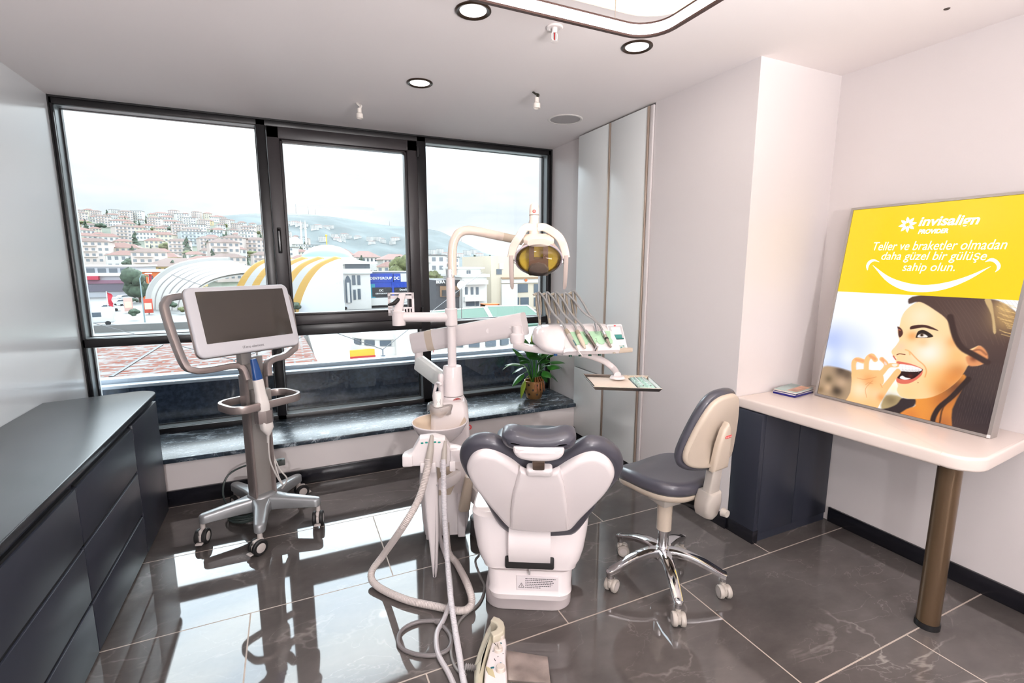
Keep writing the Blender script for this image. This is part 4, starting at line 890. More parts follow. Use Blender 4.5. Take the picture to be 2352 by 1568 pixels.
    # tray arm below
    TZ = .955
    tc = Wi @ atz(1418, 866, TZ+.02)
    ta = [q(1330, 812, .02), q(1352, 816, .02), q(1385, 828, .01), q(1408, 845, .0)]; ta += [tc+Vector((0, 0, .012))]
    MB().tube(smooth_pts(ta, 6), [.017]*24+[.019], 14).build('tray_arm', plast, t)
    MB().lathe([(0, .012), (.034, .010), (.04, .0), (0, -.004)], tc-Vector((0, 0, .004)), 'z', 24).build('tray_foot', plast, t)
    # instrument tray lying on the arm
    cs = [atz(1338, 866, TZ), atz(1489, 871, TZ), atz(1521, 901, TZ), atz(1363, 896, TZ)]
    ctr = sum(cs, Vector())/4; tr = thing('instrument_tray', 'shallow steel instrument tray with paper liner below the console', 'tray', tuple(ctr))
    sst = mat('dark stainless steel', (150, 142, 134), .2, metal=1)
    ins = lambda f, dz: [tuple((ctr+(p-ctr)*f)+Vector((0, 0, dz))) for p in cs]
    MB().loft([ins(.90, .0), ins(.93, .0), ins(1.0, .016), ins(.985, .017), ins(.92, .004), ins(.9, .0035)], True, True).build('tray_body', sst, tr, True)
    MB().tube([Vector(p) for p in ins(.995, .017)], .003, 8, True).build('rolled_rim', met, tr, True)
    q4 = [ctr+(p-ctr)*.88+Vector((0, 0, .006)) for p in cs]; f = .70
    lin_ = [q4[0], q4[0].lerp(q4[1], f), q4[3].lerp(q4[2], f), q4[3]]
    ln = thing('tray_paper', 'plain cream paper liner on the steel instrument tray', 'paper', tuple(sum(lin_, Vector())/4))
    MB().loft([[tuple(p+Vector((0, 0, -.001))) for p in lin_], [tuple(p) for p in lin_]]).build('sheet', mat('cream paper', (234, 218, 204), .7), ln, True, 0)
    for j, (u0, u1, dz, lab, kind) in enumerate(((.73, .86, .0, 'sealed mint instrument pouch lying flat in the tray, the inner of the two', 'pouch'), (.85, .985, .002, 'sealed mint instrument pouch leaning on the outer tray edge', 'pouch'))):
        o = [q4[0].lerp(q4[1], u0), q4[0].lerp(q4[1], u1), q4[3].lerp(q4[2], u1), q4[3].lerp(q4[2], u0)]
        pt = thing('instrument_pouch', lab, 'pouch', tuple(sum(o, Vector())/4))
        cc = sum(o, Vector())/4
        MB().loft([[tuple(cc+(p-cc)*f_+Vector((0, 0, z+dz))) for p in o] for f_, z in ((1, .0), (1, .004), (.7, .014))]).build('pouch', mat('mint pouch film', (176, 214, 202), .2, coat=.5, var=(60, .25)), pt, True, 20)
        MB().tube([cc+(o[0]+o[1])*.5*.8-cc*.8+Vector((0, 0, .014+dz)), cc+(o[2]+o[3])*.5*.8-cc*.8+Vector((0, 0, .014+dz))], .003, 6).build('instrument', met, pt, True)
console()
# ================================================================== foot control
def footctl():
    t = thing('foot_control', 'beige and white foot control with knobs and steel plate on the floor', 'foot control', tuple(atz(1140, 1520, 0)))
    Z = .075; q = lambda px, py, z=Z: atz(1060+px*.11353, 1390+py*.11353, z)
    def pad(pts, zt, zb, r, name, m, par=t, lab=None):
        P = [q(*p, zt) for p in pts]; return MB().pad([(p.x, p.y) for p in P], zb, zt, 0, r, None, 3).build(name, m, par, True, label=lab)
    bg = mat('beige grey plastic', (196, 188, 168), .35)
    body = pad([(640, 200), (760, 240), (850, 320), (880, 420), (850, 520), (830, 570), (890, 640), (910, 760), (890, 900), (895, 1100), (925, 1400), (930, 1800), (260, 1800), (250, 1500), (265, 1150), (320, 950), (400, 720), (500, 480), (580, 330)], .035, .006, .012, 'body', bg)
    pad([(590, 290), (650, 205), (770, 245), (850, 320), (880, 420), (850, 520), (760, 590), (640, 628), (585, 520), (690, 480), (725, 420), (700, 360), (660, 330)], .105, .03, .006, 'toe_hook', bg)
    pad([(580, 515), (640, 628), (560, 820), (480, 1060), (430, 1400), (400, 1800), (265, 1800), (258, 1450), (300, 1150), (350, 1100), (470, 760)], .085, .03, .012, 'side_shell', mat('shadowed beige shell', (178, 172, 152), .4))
    top = pad([(645, 640), (720, 590), (830, 570), (895, 650), (910, 760), (890, 900), (895, 1100), (915, 1350), (925, 1800), (440, 1800), (470, 1250), (540, 1000), (600, 760)], Z, .03, .010, 'top_panel', plast2)
    def knob(px, py, r, h, m, name='knob', lab=None):
        c = q(px, py); return MB().lathe([(r*1.08, -.002), (r*1.05, h*.45), (r, h*.8), (r*.8, h), (0, h)], c, 'z', 24).build(name, m, t, True, label=lab)
    km = mat('light taupe knob', (204, 192, 182), .35)
    knob(800, 650, .0135, .014, km, 'push_knob'); knob(790, 1300, .0165, .016, km, 'push_knob')
    knob(745, 900, .0165, .012, km, 'selector_knob')
    c = q(770, 890); MB().box((c.x-.007, c.y-.013, c.z+.008), (c.x+.007, c.y+.013, c.z+.022), .004).build('selector_bar', km, t, True)
    tm = mat('teal symbol', (24, 98, 110), .4)
    for px, py in ((795, 765), (793, 1172), (608, 1262), (640, 1255)): c = q(px, py); MB().cyl((c.x, c.y, c.z-.001), (c.x, c.y, c.z+.0006), .0042).build('symbol', tm, t, True)
    pm = mat('black print', (30, 28, 28), .5)
    for px, py in ((680, 782), (675, 1098)): c = q(px, py); MB().box((c.x-.0012, c.y-.006, c.z-.001), (c.x+.0012, c.y+.006, c.z+.0006)).build('dash_mark', pm, t, True)
    for px, py in ((638, 925), (840, 973), (738, 1035)): c = q(px, py); MB().cyl((c.x, c.y, c.z-.001), (c.x, c.y, c.z+.0006), .0018).build('dot_mark', pm, t, True)
    c0, c1 = q(520, 1420, .06), q(660, 1490, .06)
    MB().loft([[(c0.x+(c1.x-c0.x)*a, c0.y+(c1.y-c0.y)*a+b, z) for b, z in ((.016, .045), (.012, .09), (-.012, .075), (-.016, .045))] for a in (0, 1)]).build('rocker', mat('olive beige rocker', (176, 164, 130), .4), t, True)
    # steel base plate to the right, cable gland to the left
    sp_ = [atz(1162, 1484, .01), atz(1258, 1507, .01), atz(1264.5, 1567, .01), atz(1162, 1553, .01)]; sp_ = [sp_[0]+Vector((-.03, 0, 0)), sp_[1], sp_[2], sp_[3]+Vector((-.03, 0, 0))]
    MB().pad([(p.x, p.y) for p in sp_], .0, .010, 0, .002, None, 2).build('steel_plate', mat('brushed steel plate', (176, 164, 156), .28, metal=.85, var=(14, .15)), t, True, label='brushed steel base plate')
    g0, g1 = atz(1068, 1531, .03), atz(1094, 1534, .03); ribbed([g0, g0.lerp(g1, .5), g1], .011, .008, .25, 12).build('cable_gland', mat('grey gland', (150, 146, 146), .4), t, True)
footctl()
# ================================================================== potted peace lily on the sill
def plant():
    bx, by, bz = 2.0, 3.90, .325
    t = thing('potted_plant', 'potted peace lily in a spotted gold pot on the marble sill', 'plant', (bx, by, bz)); t.scale = (1.1, 1.1, 1.1)
    gold = mat('brushed gold pot', (186, 138, 88), .28, metal=.75)
    MB().lathe([(0, 0), (.058, 0), (.066, .012), (.080, .07), (.084, .12), (.083, .152), (.079, .152), (.078, .125), (0, .12)], (0, 0, 0), 'z', 40).build('pot', gold, t)
    sp = MB()
    for z, n, o in ((.045, 7, .2), (.085, 7, .65), (.125, 7, .2)):
        for k in range(n):
            a = 2*math.pi*k/n+o-1.9; r = .0742+(.0835-.0742)*min(1, (z-.045)/.06)
            sp.lathe([(0, -.001), (.0095, -.001), (.0095, .0022), (0, .0022)], (r*math.cos(a), r*math.sin(a), z), 'x', 12, Matrix.Rotation(a, 4, 'Z'))
    sp.build('spots', mat('dark brown spot', (46, 28, 20), .5), t)
    MB().lathe([(0, .124), (.05, .126), (.078, .121)], (0, 0, 0), 'z', 20).build('soil', mat('dark soil', (60, 44, 34), .9, bump=(90, .8)), t)
    gm_ = mat('deep green leaf', (46, 104, 36), .28, var=(18, .35)); rng = random.Random(11)
    ym = mat('yellow green leaf', (126, 150, 44), .35); rm = mat('rust brown bract', (136, 80, 40), .5)
    def leaf(a, reach, zt, ln, w, m, droop=.3, name='leaf', tw=0):
        """petiole from the pot, then a folded pointed blade"""
        d = Vector((math.cos(a), math.sin(a), 0)); s = Vector((-d.y, d.x, 0)); p0 = Vector((0, 0, .125))+d*.02; p1 = d*reach+Vector((0, 0, zt))
        mid = p0.lerp(p1, .5)+Vector((0, 0, .05)); pts = smooth_pts([p0, mid, p1], 5); mb = MB().tube(pts, [.0032]*len(pts), 6)
        td = (pts[-1]-pts[-3]).normalized(); rows = []
        N = 9; pos = p1.copy()
        for i in range(N+1):
            f = i/N; wd = w*(math.sin(math.pi*min(1, f**.75))**.8)*(1-.15*f)+.0006
            n_ = s.cross(td); sd = (s*math.cos(tw)+n_*math.sin(tw))
            rows.append([pos-sd*wd+n_*wd*.35, pos-sd*wd*.5+n_*wd*.14, pos, pos+sd*wd*.5+n_*wd*.14, pos+sd*wd+n_*wd*.35])
            td = (td+Vector((0, 0, -droop/N*1.6))).normalized(); pos = pos+td*ln/N
        mb.loft(rows, False, False, closed=False)
        return mb.build(name, m, t, smooth=60)
    specs = [(-.15, .13, .27, .17, .046, .8), (.1, .16, .24, .16, .046, .7), (-.6, .10, .25, .16, .044, 1.0), (2.9, .10, .26, .17, .040, .7), (3.4, .12, .20, .17, .036, .8), (2.4, .08, .30, .16, .042, .6),
             (1.2, .06, .32, .17, .044, .6), (1.8, .06, .34, .15, .042, .6), (-1.4, .07, .28, .17, .048, 1.0), (-2.0, .09, .25, .16, .046, 1.1), (-2.6, .10, .22, .16, .042, 1.2), (-1.0, .06, .33, .16, .048, .8),
             (.6, .10, .29, .16, .044, .7), (-1.7, .03, .36, .15, .046, .7), (2.1, .11, .22, .16, .040, .9), (-.9, .12, .19, .15, .042, 1.2), (-.35, .05, .36, .15, .044, .6), (3.0, .05, .34, .15, .040, .7), (-2.3, .05, .31, .15, .044, .9), (.3, .09, .18, .14, .040, 1.0), (-1.2, .10, .15, .13, .040, 1.3),
             (-1.55, .08, .22, .16, .046, 1.0), (-.2, .10, .20, .17, .046, .9), (-2.9, .06, .28, .15, .042, .9), (-.5, .03, .40, .14, .042, .5)]
    for i, (a, r, z, ln, w, dr) in enumerate(specs):
        if -2.8 < a < -.4 and z < .26: z += .07; dr *= .6; ln *= .85
        leaf(a, r*.95, z*.96+.035, ln*.95, w*1.12, gm_, dr*.72, tw=rng.uniform(-.4, .4))
    leaf(3.5, .11, .17, .16, .026, ym, 1.5).__setitem__('label', 'yellowing leaf')
    leaf(3.1, .13, .30, .17, .014, mat('pale leaf', (150, 180, 140), .3), .8)
    for a in (-1.9, -1.3, -1.6, -.9): leaf(a, .086, .15, .09, .010, rm, 2.6, 'dry_leaf').__setitem__('label', 'dry rust brown leaf')
    fl = Vector((-.03, -.02, .50)); MB().tube([(0, 0, .125), (-.015, -.01, .32), fl-Vector((0, 0, .03))], .0028, 6).build('flower_stem', gm_, t)
    ro = [(0, -.03), (.012, -.018), (.017, .0), (.014, .018), (.004, .042), (0, .05)]; MB().pad([(x, z) for x, z in ro]+[(-x, z) for x, z in ro[-2:0:-1]], -.002, .003, .001, .002, lambda x, y, z: fl+Vector((x, -z+ -.25*abs(x), y)), 2).build('flower', mat('pale green spathe', (176, 196, 92), .4), t, label='pale green flower spathe')
    MB().ell(fl+Vector((0, -.007, -.002)), (.0045, .0045, .02), 10, 8).build('spadix', mat('brown spadix', (96, 80, 30), .6), t)
plant()
# ================================================================== ceiling fixtures
glow = mat('lit diffuser', (255, 250, 250), .5, emit=4)
bronze = mat('dark bronze trim', (58, 44, 34), .3, metal=.5)
def downlight(x, y, lab, first):
    t = thing('downlight', lab, 'downlight', (x, y, ZC), 0, 'recessed ceiling downlights')
    MB().lathe([(.056, .004), (.056, -.002), (.060, -.006), (.070, -.008), (.076, -.004), (.076, .002)], (0, 0, 0), 'z', 40).build('trim_ring', bronze, t)
    MB().lathe([(0, -.0015), (.057, -.0015), (.057, .002), (0, .002)], (0, 0, 0), 'z', 36).build('diffuser', glow, t)
    lamp('downlight_lamp', 'AREA', (x, y, ZC-.012), 1.6, (1, .95, .93), .11, (x, y, 0), shape='DISK')
for a in ((.772, 2.999, 'round bronze-rimmed downlight nearest the window'), (.775, 2.094, 'round bronze-rimmed downlight beside the left end of the pendant ring'), (1.62, 2.086, 'round bronze-rimmed downlight just past the rounded corner of the pendant ring')): downlight(*a, 0)
lamp('ceiling_fill_lamp', 'AREA', (-.2, .4, ZC-.03), 9, (1, .95, .93), .3, (-.2, .4, 0), shape='DISK')
def pendant():
    ZP = 2.27
    c = atz(1490, 86, ZP); xr, yf = c.x+.04, c.y+.03; w, d, r = 1.15, 1.25, .11
    t = thing('ring_pendant', 'glowing rounded-square ring pendant hung on thin wires under the ceiling', 'pendant light', (xr-w/2, yf-d/2, ZP))
    o = rrect(w, d, r, 8); i_ = rrect(w-.024, d-.024, r-.012, 8)
    MB().loft([[(x, y, z) for x, y in p] for p, z in ((o, 0), (o, .042), (i_, .042), (i_, .037), (rrect(w-.012, d-.012, r-.006, 8), .036), (rrect(w-.012, d-.012, r-.006, 8), .006), (i_, .006), (i_, 0), (o, 0))], False, False).build('profile', mat('dark brown pendant profile', (64, 44, 40), .35, metal=.4), t)
    k = rrect(w-.018, d-.018, r-.009, 8); k2 = rrect(w-.022, d-.022, r-.011, 8)
    MB().loft([[(x, y, z) for x, y in p] for p, z in ((k, .006), (k, .037), (k2, .037), (k2, .006), (k, .006))], False, False).build('led_strip', mat('lit strip', (255, 248, 255), .5, emit=1.9), t, label='glowing inner strip')
    for x, y in ((w/2-.16, d/2-.012), (-w/2+.16, d/2-.012), (w/2-.16, -d/2+.012), (-w/2+.16, -d/2+.012)): MB().cyl((x, y, .04), (x, y, ZC-ZP), .0012, n=6).build('wire', mat('steel wire', (150, 140, 134), .4, metal=.7), t)
    # glowing sheet standing in for the warmly lit ceiling above it
    e = [atz(p[0], p[1], ZC-.004) for p in ((1472, 36), (1587, 0))]
    x1, y1 = e[0].x+.16, e[0].y+.01
    q = thing('ceiling_glow_patch', 'warm cream glow patch with rounded corners, standing in for lit ceiling above the ring pendant', 'glow patch', (x1-.5, y1-.5, ZC))
    MB().pad(rrect(1.0, 1.0, .22, 8), -.006, .004, .003, 0).build('diffuser', mat('warm ceiling glow', (255, 236, 208), .5, emit=.75), q)
    MB().tube([(x, y, -.002) for x, y in rrect(1.006, 1.006, .223, 8)], .003, 6, True).build('edge_trim', white, q)
pendant()
def sprinkler():
    t = thing('sprinkler', 'white pendent sprinkler head with red bulb on the ceiling', 'sprinkler', (1.156, 2.079, ZC))
    sw = mat('white metal', (236, 228, 226), .3)
    MB().lathe([(.036, 0), (.038, -.003), (.034, -.007), (.026, -.008), (.02, -.004), (.012, -.004)], (0, 0, 0), 'z', 32).build('escutcheon', sw, t)
    f = MB().lathe([(.0, 0), (.012, 0), (.012, -.018), (.009, -.024), (0, -.024)], (0, 0, 0), 'z', 20)
    for s in (-1, 1): f.tube([(s*.008, 0, -.020), (s*.013, 0, -.030), (s*.012, 0, -.050), (s*.004, 0, -.060)], .0028, 8)
    f.build('body', sw, t)
    MB().cyl((0, 0, -.024), (0, 0, -.054), .0028, n=10).build('bulb', mat('red glass bulb', (170, 20, 28), .1), t, label='red heat bulb')
    MB().lathe([(0, -.058), (.016, -.060), (.017, -.062), (0, -.064)], (0, 0, 0), 'z', 16).build('deflector', sw, t)
sprinkler()
def holder(x, y, lab, dark):
    t = thing('lamp_holder', lab, 'lamp socket', (x, y, ZC), 0, 'bare lamp sockets hanging from the ceiling')
    wc = mat('black yellow wires', (46, 44, 34), .5) if dark else mat('white wires', (220, 214, 208), .5)
    MB().tube(smooth_pts([(-.012, .03, 0), (.0, .02, -.012), (.012, .0, -.022), (.008, 0, -.036), (0, 0, -.045)], 4), .006, 8).tube(smooth_pts([(-.004, .03, 0), (-.01, .012, -.014), (.004, .006, -.026), (0, 0, -.045)], 4), .004, 8).build('wires', wc, t)
    MB().lathe([(0, -.040), (.013, -.040), (.014, -.068), (.021, -.074), (.0215, -.102), (.0175, -.103), (.017, -.08), (0, -.08)], (0, 0, 0), 'z', 24).build('socket', mat('white ceramic', (236, 228, 220), .35), t)
holder(1.456, 2.831, 'bare white lamp socket on dark twisted wires, near the ceiling speaker', True); holder(.494, 3.50, 'bare white lamp socket on white wires close to the window frame', False)
t = thing('ceiling_speaker', 'round white flush ceiling speaker near the wardrobe', 'speaker', (1.921, 3.278, ZC))
MB().lathe([(.128, .002), (.128, -.003), (.122, -.006), (.110, -.004), (.110, .002)], (0, 0, 0), 'z', 48).build('rim', mat('white rim', (230, 224, 220), .4), t)
MB().lathe([(0, -.003), (.111, -.002), (.111, .001), (0, .001)], (0, 0, 0), 'z', 40).build('grille', mat('grey grille mesh', (178, 172, 172), .7, bump=(900, .6)), t)
t = thing('ceiling_plug', 'small dark slotted plug in the ceiling near the right wall', 'plug', (2.562, 1.265, ZC))
MB().lathe([(0, -.004), (.009, -.003), (.011, 0), (0, 0)], (0, 0, 0), 'z', 16).build('plug', mat('dark plug', (66, 56, 50), .6), t)
# ================================================================== backlit poster leaning on the wall
import numpy as np
def sign():
    P0 = Vector((2.69, 1.735, .812)); TOP = Vector((2.845, 1.735, 1.853)); uu = (TOP-P0); Hh = uu.length; uu.normalize(); rr = Vector((0, -1, 0)); W_ = .772; nn = uu.cross(rr)
    if nn.x > 0: nn = -nn
    t = thing('backlit_sign', 'glowing yellow poster lightbox of a smiling woman leaning on the desk wall', 'sign', tuple(P0+rr*W_/2))
    F = lambda u, v, w=0: P0+rr*u+uu*v+nn*w
    fm = mat('silver aluminium frame', (170, 164, 160), .3, metal=.7)
    f = MB(); bx = lambda u0, u1, v0, v1, w0, w1: f.loft([[F(u, v, w) for u, v in ((u0, v0), (u1, v0), (u1, v1), (u0, v1))] for w in (w0, w1)])
    bx(0, .012, 0, Hh, -.055, .004); bx(W_-.012, W_, 0, Hh, -.055, .004); bx(.012, W_-.012, 0, .012, -.055, .004); bx(.012, W_-.012, Hh-.012, Hh, -.055, .004); bx(.012, W_-.012, .012, Hh-.012, -.055, -.01)
    f.build('frame', fm, t, True, 0)
    MB().loft([[F(u, v, w) for u, v in ((W_-.012, .0), (W_, .0), (W_, .014), (W_-.012, .014))] for w in (.004, .007)]).build('corner_clip', plast2, t, True)
    uv = lambda px, py: (lambda p: ((p-P0).dot(rr), (p-P0).dot(uu)))(plane(px, py, P0, nn))
    Z = lambda x, y: uv(1870+x*.22325, 660+y*.22325)
    Yv = uv(1930, 669)[1]; Yv2 = uv(2340, 690)[1]; YB_ = (Yv+Yv2)/2
    # printed picture, painted on a fine grid of vertex colours
    NX, NY = 330, 280; u0, u1, v0, v1 = .013, W_-.013, .013, YB_
    U, V = np.meshgrid(np.linspace(u0, u1, NX), np.linspace(v0, v1, NY))
    def L(c): c = np.array(c)/255.; return np.where(c <= .04045, c/12.92, ((c+.055)/1.055)**2.4)
    img = np.zeros((NY, NX, 3))+np.array([250, 251, 255.])
    def seg(px, py, a, b):
        dx, dy = b[0]-a[0], b[1]-a[1]; tt = np.clip(((px-a[0])*dx+(py-a[1])*dy)/(dx*dx+dy*dy+1e-12), 0, 1); return np.hypot(px-a[0]-tt*dx, py-a[1]-tt*dy)
    def over(cov, col): img[:] = img*(1-cov[..., None])+np.array(col, float)*cov[..., None]
    def poly(pts, col, w=.003, a=1.0, sm=True):
        P = [Z(*p) for p in pts]
        if sm: P = [(q.x, q.y) for q in smooth_pts([(x, y, 0) for x, y in P], 3, True)]
        ins = np.zeros(U.shape, bool); dd = np.full(U.shape, 9.)
        for i in range(len(P)):
            p, q = P[i-1], P[i]; dd = np.minimum(dd, seg(U, V, p, q)); c = (p[1] > V) != (q[1] > V); ins ^= c & (U < (q[0]-p[0])*(V-p[1])/(q[1]-p[1]+1e-15)+p[0])
        cov = np.clip(.5+np.where(ins, dd, -dd)/w, 0, 1)*a; over(cov, col); return cov
    def stroke(pts, r, col, w=.003, a=1.0):
        P = [Z(*p) for p in pts]; P = [(q.x, q.y) for q in smooth_pts([(x, y, 0) for x, y in P], 4)]; dd = np.full(U.shape, 9.)
        for p, q in zip(P, P[1:]): dd = np.minimum(dd, seg(U, V, p, q))
        over(np.clip(.5+(r-dd)/w, 0, 1)*a, col)
    def blob(c, r, col, a=1.0, lim=None):
        c = Z(*c); g = np.exp(-((U-c[0])**2+(V-c[1])**2)/(r*r))*a
        if lim is not None: g = g*lim
        over(g, col)
    blob((200, 560), .10, (176, 192, 238), .95); blob((420, 600), .09, (205, 216, 248), .7); blob((230, 800), .09, (176, 196, 246), .8); blob((120, 690), .05, (228, 236, 252), .8); blob((350, 720), .05, (240, 244, 255), .8)
    rk = poly([(70, 860), (110, 810), (200, 815), (330, 850), (390, 880), (400, 1000), (380, 1150), (340, 1200), (0, 1120)], (176, 148, 118), .012)
    for c, r, k, a in (((280, 850), .035, (78, 64, 54), .9), ((340, 900), .03, (96, 78, 64), .8), ((235, 1060), .03, (62, 50, 40), .9), ((150, 940), .022, (98, 82, 60), .7), ((140, 1030), .02, (214, 176, 140), .7), ((280, 980), .03, (206, 172, 142), .7), ((60, 1050), .02, (120, 96, 66), .7)): blob(c, r, k, a, rk)
    poly([(690, 1250), (740, 1110), (900, 1130), (880, 1220)], (176, 150, 100), .01, .9); blob((790, 1150), .03, (120, 100, 70), .7); blob((820, 1040), .03, (255, 240, 200), .8)
    hair = poly([(1010, 95), (975, 168), (1060, 150), (1000, 250), (1300, 500), (1500, 900), (1240, 1300), (1180, 1420), (1810, 1580), (2060, 700), (2110, 330), (2030, 220), (1900, 140), (1750, 110), (1400, 60)], (84, 62, 56), .006)
    blob((1750, 1200), .16, (44, 34, 40), .95, hair); blob((1500, 1050), .09, (52, 38, 38), .8, hair); blob((1650, 350), .12, (100, 78, 70), .7, hair); blob((1850, 1000), .10, (76, 60, 56), .7, hair)
    blob((1990, 330), .055, (190, 150, 96), .85, hair); blob((1960, 200), .04, (226, 184, 120), .8, hair)
    rng = random.Random(3)
    for k in range(16):
        a = 1880+rng.random()*120; b = 150+k*22; stroke([(a, b), (a+70, b+14+rng.random()*16), (a+130+rng.random()*30, b+40)], .0012, (246, 206, 134), .002, .75)
    for k in range(22):
        a = 1250+40*k; stroke([(a, 130), (a+150, 300+rng.random()*60), (a+230+rng.random()*60, 520+rng.random()*80)], .0006, (126, 100, 88), .0016, .4)
    for k in range(16):
        a = 1480+26*k; stroke([(a+160, 780), (a+60, 1050+rng.random()*60), (a-40, 1400)], .0007, (96, 76, 72), .0016, .45)
    poly([(1752, 128), (1820, 128), (1850, 280), (1872, 455), (1842, 460), (1822, 280)], (206, 174, 124), .003)
    nk = poly([(1040, 1120), (1040, 1215), (960, 1240), (820, 1300), (1200, 1420), (1400, 1470), (1420, 1250), (1560, 960), (1500, 900), (1250, 1080)], (236, 150, 62), .006)
    blob((1330, 1160), .05, (190, 106, 48), .8, nk); blob((1450, 1030), .05, (120, 70, 44), .9, nk); blob((1330, 1400), .05, (176, 100, 54), .8, nk); blob((980, 1330), .04, (214, 122, 60), .7, nk)
    poly([(1040, 1148), (1030, 1215), (950, 1250), (830, 1310), (660, 1262), (760, 1240), (850, 1200), (900, 1140), (960, 1145)], (52, 40, 42), .006)
    stroke([(1590, 940), (1420, 1120), (1290, 1230), (1230, 1330), (1215, 1420)], .010, (48, 32, 30), .005)
    stroke([(1480, 1080), (1330, 1230), (1290, 1400)], .003, (60, 36, 28), .004, .8)
    face = poly([(1075, 148), (1000, 185), (930, 250), (895, 320), (880, 390), (858, 440), (868, 510), (875, 545), (840, 600), (795, 655), (812, 700), (845, 722), (838, 755), (852, 790), (880, 850), (850, 900), (846, 960), (862, 1010), (852, 1060), (890, 1120), (960, 1142), (1060, 1146), (1200, 1130), (1340, 1065), (1470, 965), (1550, 860), (1590, 800), (1680, 805), (1765, 765), (1775, 690), (1710, 600), (1640, 620), (1560, 650), (1500, 610), (1450, 500), (1400, 390), (1340, 305), (1240, 232), (1150, 175)], (255, 214, 160), .004)
    blob((1180, 670), .062, (255, 240, 226), .95, face); blob((1100, 300), .06, (255, 232, 200), .8, face); blob((1250, 950), .06, (255, 200, 128), .7, face); blob((1430, 930), .05, (236, 150, 72), .9, face); blob((1490, 850), .04, (206, 124, 60), .7, face); blob((1350, 1060), .05, (214, 130, 60), .85, face)
    blob((1440, 560), .03, (236, 160, 96), .7, face); blob((1480, 700), .045, (246, 180, 104), .6, face); blob((1010, 500), .022, (240, 160, 90), .8, face); blob((1120, 560), .025, (250, 190, 130), .6, face); blob((890, 610), .022, (250, 206, 170), .8, face); blob((980, 1080), .04, (250, 206, 140), .6, face)
    poly([(1560, 720), (1600, 690), (1690, 600), (1760, 640), (1790, 720), (1750, 780), (1660, 808), (1590, 800)], (226, 150, 98), .006); blob((1640, 730), .014, (120, 60, 40), .8); stroke([(1600, 660), (1700, 640), (1770, 690)], .004, (150, 90, 64), .004, .7)
    stroke([(1400, 300), (1450, 500), (1520, 620), (1640, 690), (1780, 770)], .012, (64, 44, 40), .006)
    poly([(985, 425), (995, 400), (1060, 385), (1140, 385), (1200, 402), (1262, 432), (1275, 446), (1200, 428), (1130, 412), (1060, 420), (995, 431)], (70, 38, 34), .0022)
    poly([(1045, 512), (1066, 455), (1115, 436), (1170, 455), (1225, 500), (1180, 516), (1060, 517)], (44, 30, 26), .002)
    poly([(1062, 508), (1085, 480), (1130, 478), (1170, 508), (1110, 515)], (250, 240, 232), .002); blob((1108, 487), .0072, (88, 62, 40), 1.6 if 0 else 1.0); stroke([(1107, 490), (1108, 490)], .0058, (84, 56, 38), .002); stroke([(1107, 489), (1108, 489)], .0030, (26, 18, 14), .002)
    poly([(856, 402), (885, 412), (908, 440), (912, 480), (882, 515), (866, 490), (864, 440)], (84, 44, 38), .0025); stroke([(870, 432), (886, 440)], .0022, (200, 110, 80), .003)
    stroke([(852, 692), (880, 682), (935, 690)], .0022, (126, 58, 36), .002); stroke([(815, 705), (838, 740)], .003, (206, 96, 62), .003)
    stroke([(985, 660), (1060, 740), (1130, 800), (1155, 860), (1140, 920)], .0022, (236, 156, 88), .004, .85); stroke([(940, 640), (975, 655), (985, 690)], .003, (246, 178, 110), .005, .8)
    poly([(846, 765), (920, 768), (1010, 790), (1100, 828), (1118, 852), (1105, 900), (1050, 950), (970, 988), (885, 988), (845, 960), (856, 900), (880, 860)], (226, 112, 92), .002)
    poly([(860, 890), (900, 860), (1000, 845), (1112, 838), (1100, 872), (1040, 925), (985, 945), (890, 942), (856, 928)], (44, 16, 16), .002); blob((990, 910), .010, (96, 36, 28), .8)
    poly([(868, 792), (950, 794), (1040, 812), (1108, 842), (1085, 862), (1000, 866), (925, 862), (850, 850)], (255, 252, 250), .002)
    for x, y in ((905, 800), (940, 800), (975, 804), (1010, 812), (1045, 822), (1072, 834)): stroke([(x, y), (x+4, y+46)], .0005, (196, 170, 170), .0014, .7)
    stroke([(900, 848), (960, 850), (1030, 850), (1090, 848)], .0008, (120, 96, 100), .0016, .8)
    poly([(880, 930), (905, 906), (940, 925), (995, 937), (930, 948)], (255, 246, 244), .002)
    stroke([(1068, 976), (1070, 980)], .0016, (150, 90, 50), .002)
    # hand
    hc, hl_, hs_ = (255, 196, 132), (255, 232, 200), (236, 150, 84)
    hd = poly([(335, 1195), (372, 1080), (385, 960), (386, 880), (440, 845), (520, 840), (600, 850), (690, 860), (720, 960), (700, 1005), (760, 940), (850, 835), (895, 868), (850, 930), (770, 1040), (690, 1170), (610, 1260)], hc, .004)
    for pts, r in (([(412, 900), (408, 780), (440, 742), (500, 758)], .0125), ([(535, 880), (542, 750), (590, 702), (628, 742)], .0125), ([(650, 900), (715, 850), (742, 790), (695, 736)], .011), ([(700, 880), (765, 806), (850, 800)], .0105)): stroke(pts, r, hc, .004)
    for pts, r in (([(432, 742), (500, 756)], .007), ([(575, 704), (625, 735)], .007), ([(700, 738), (738, 785)], .007)): stroke(pts, r, (240, 160, 110), .006, .8)
    blob((470, 1050), .05, hl_, .8, hd); blob((560, 950), .03, hs_, .6, hd); blob((640, 1100), .03, (250, 214, 170), .7, hd); blob((690, 1130), .02, hs_, .7, hd)
    for pts in ([(440, 930), (520, 945), (640, 920)], [(530, 1000), (560, 980), (600, 990)], [(680, 990), (700, 1030)], [(540, 1130), (530, 1040), (600, 960)]): stroke(pts, .0012, (206, 120, 66), .002, .6)
    blob((470, 810), .014, (255, 255, 255), .95); blob((680, 800), .013, (255, 255, 250), .95); blob((590, 800), .006, (255, 250, 240), .9)
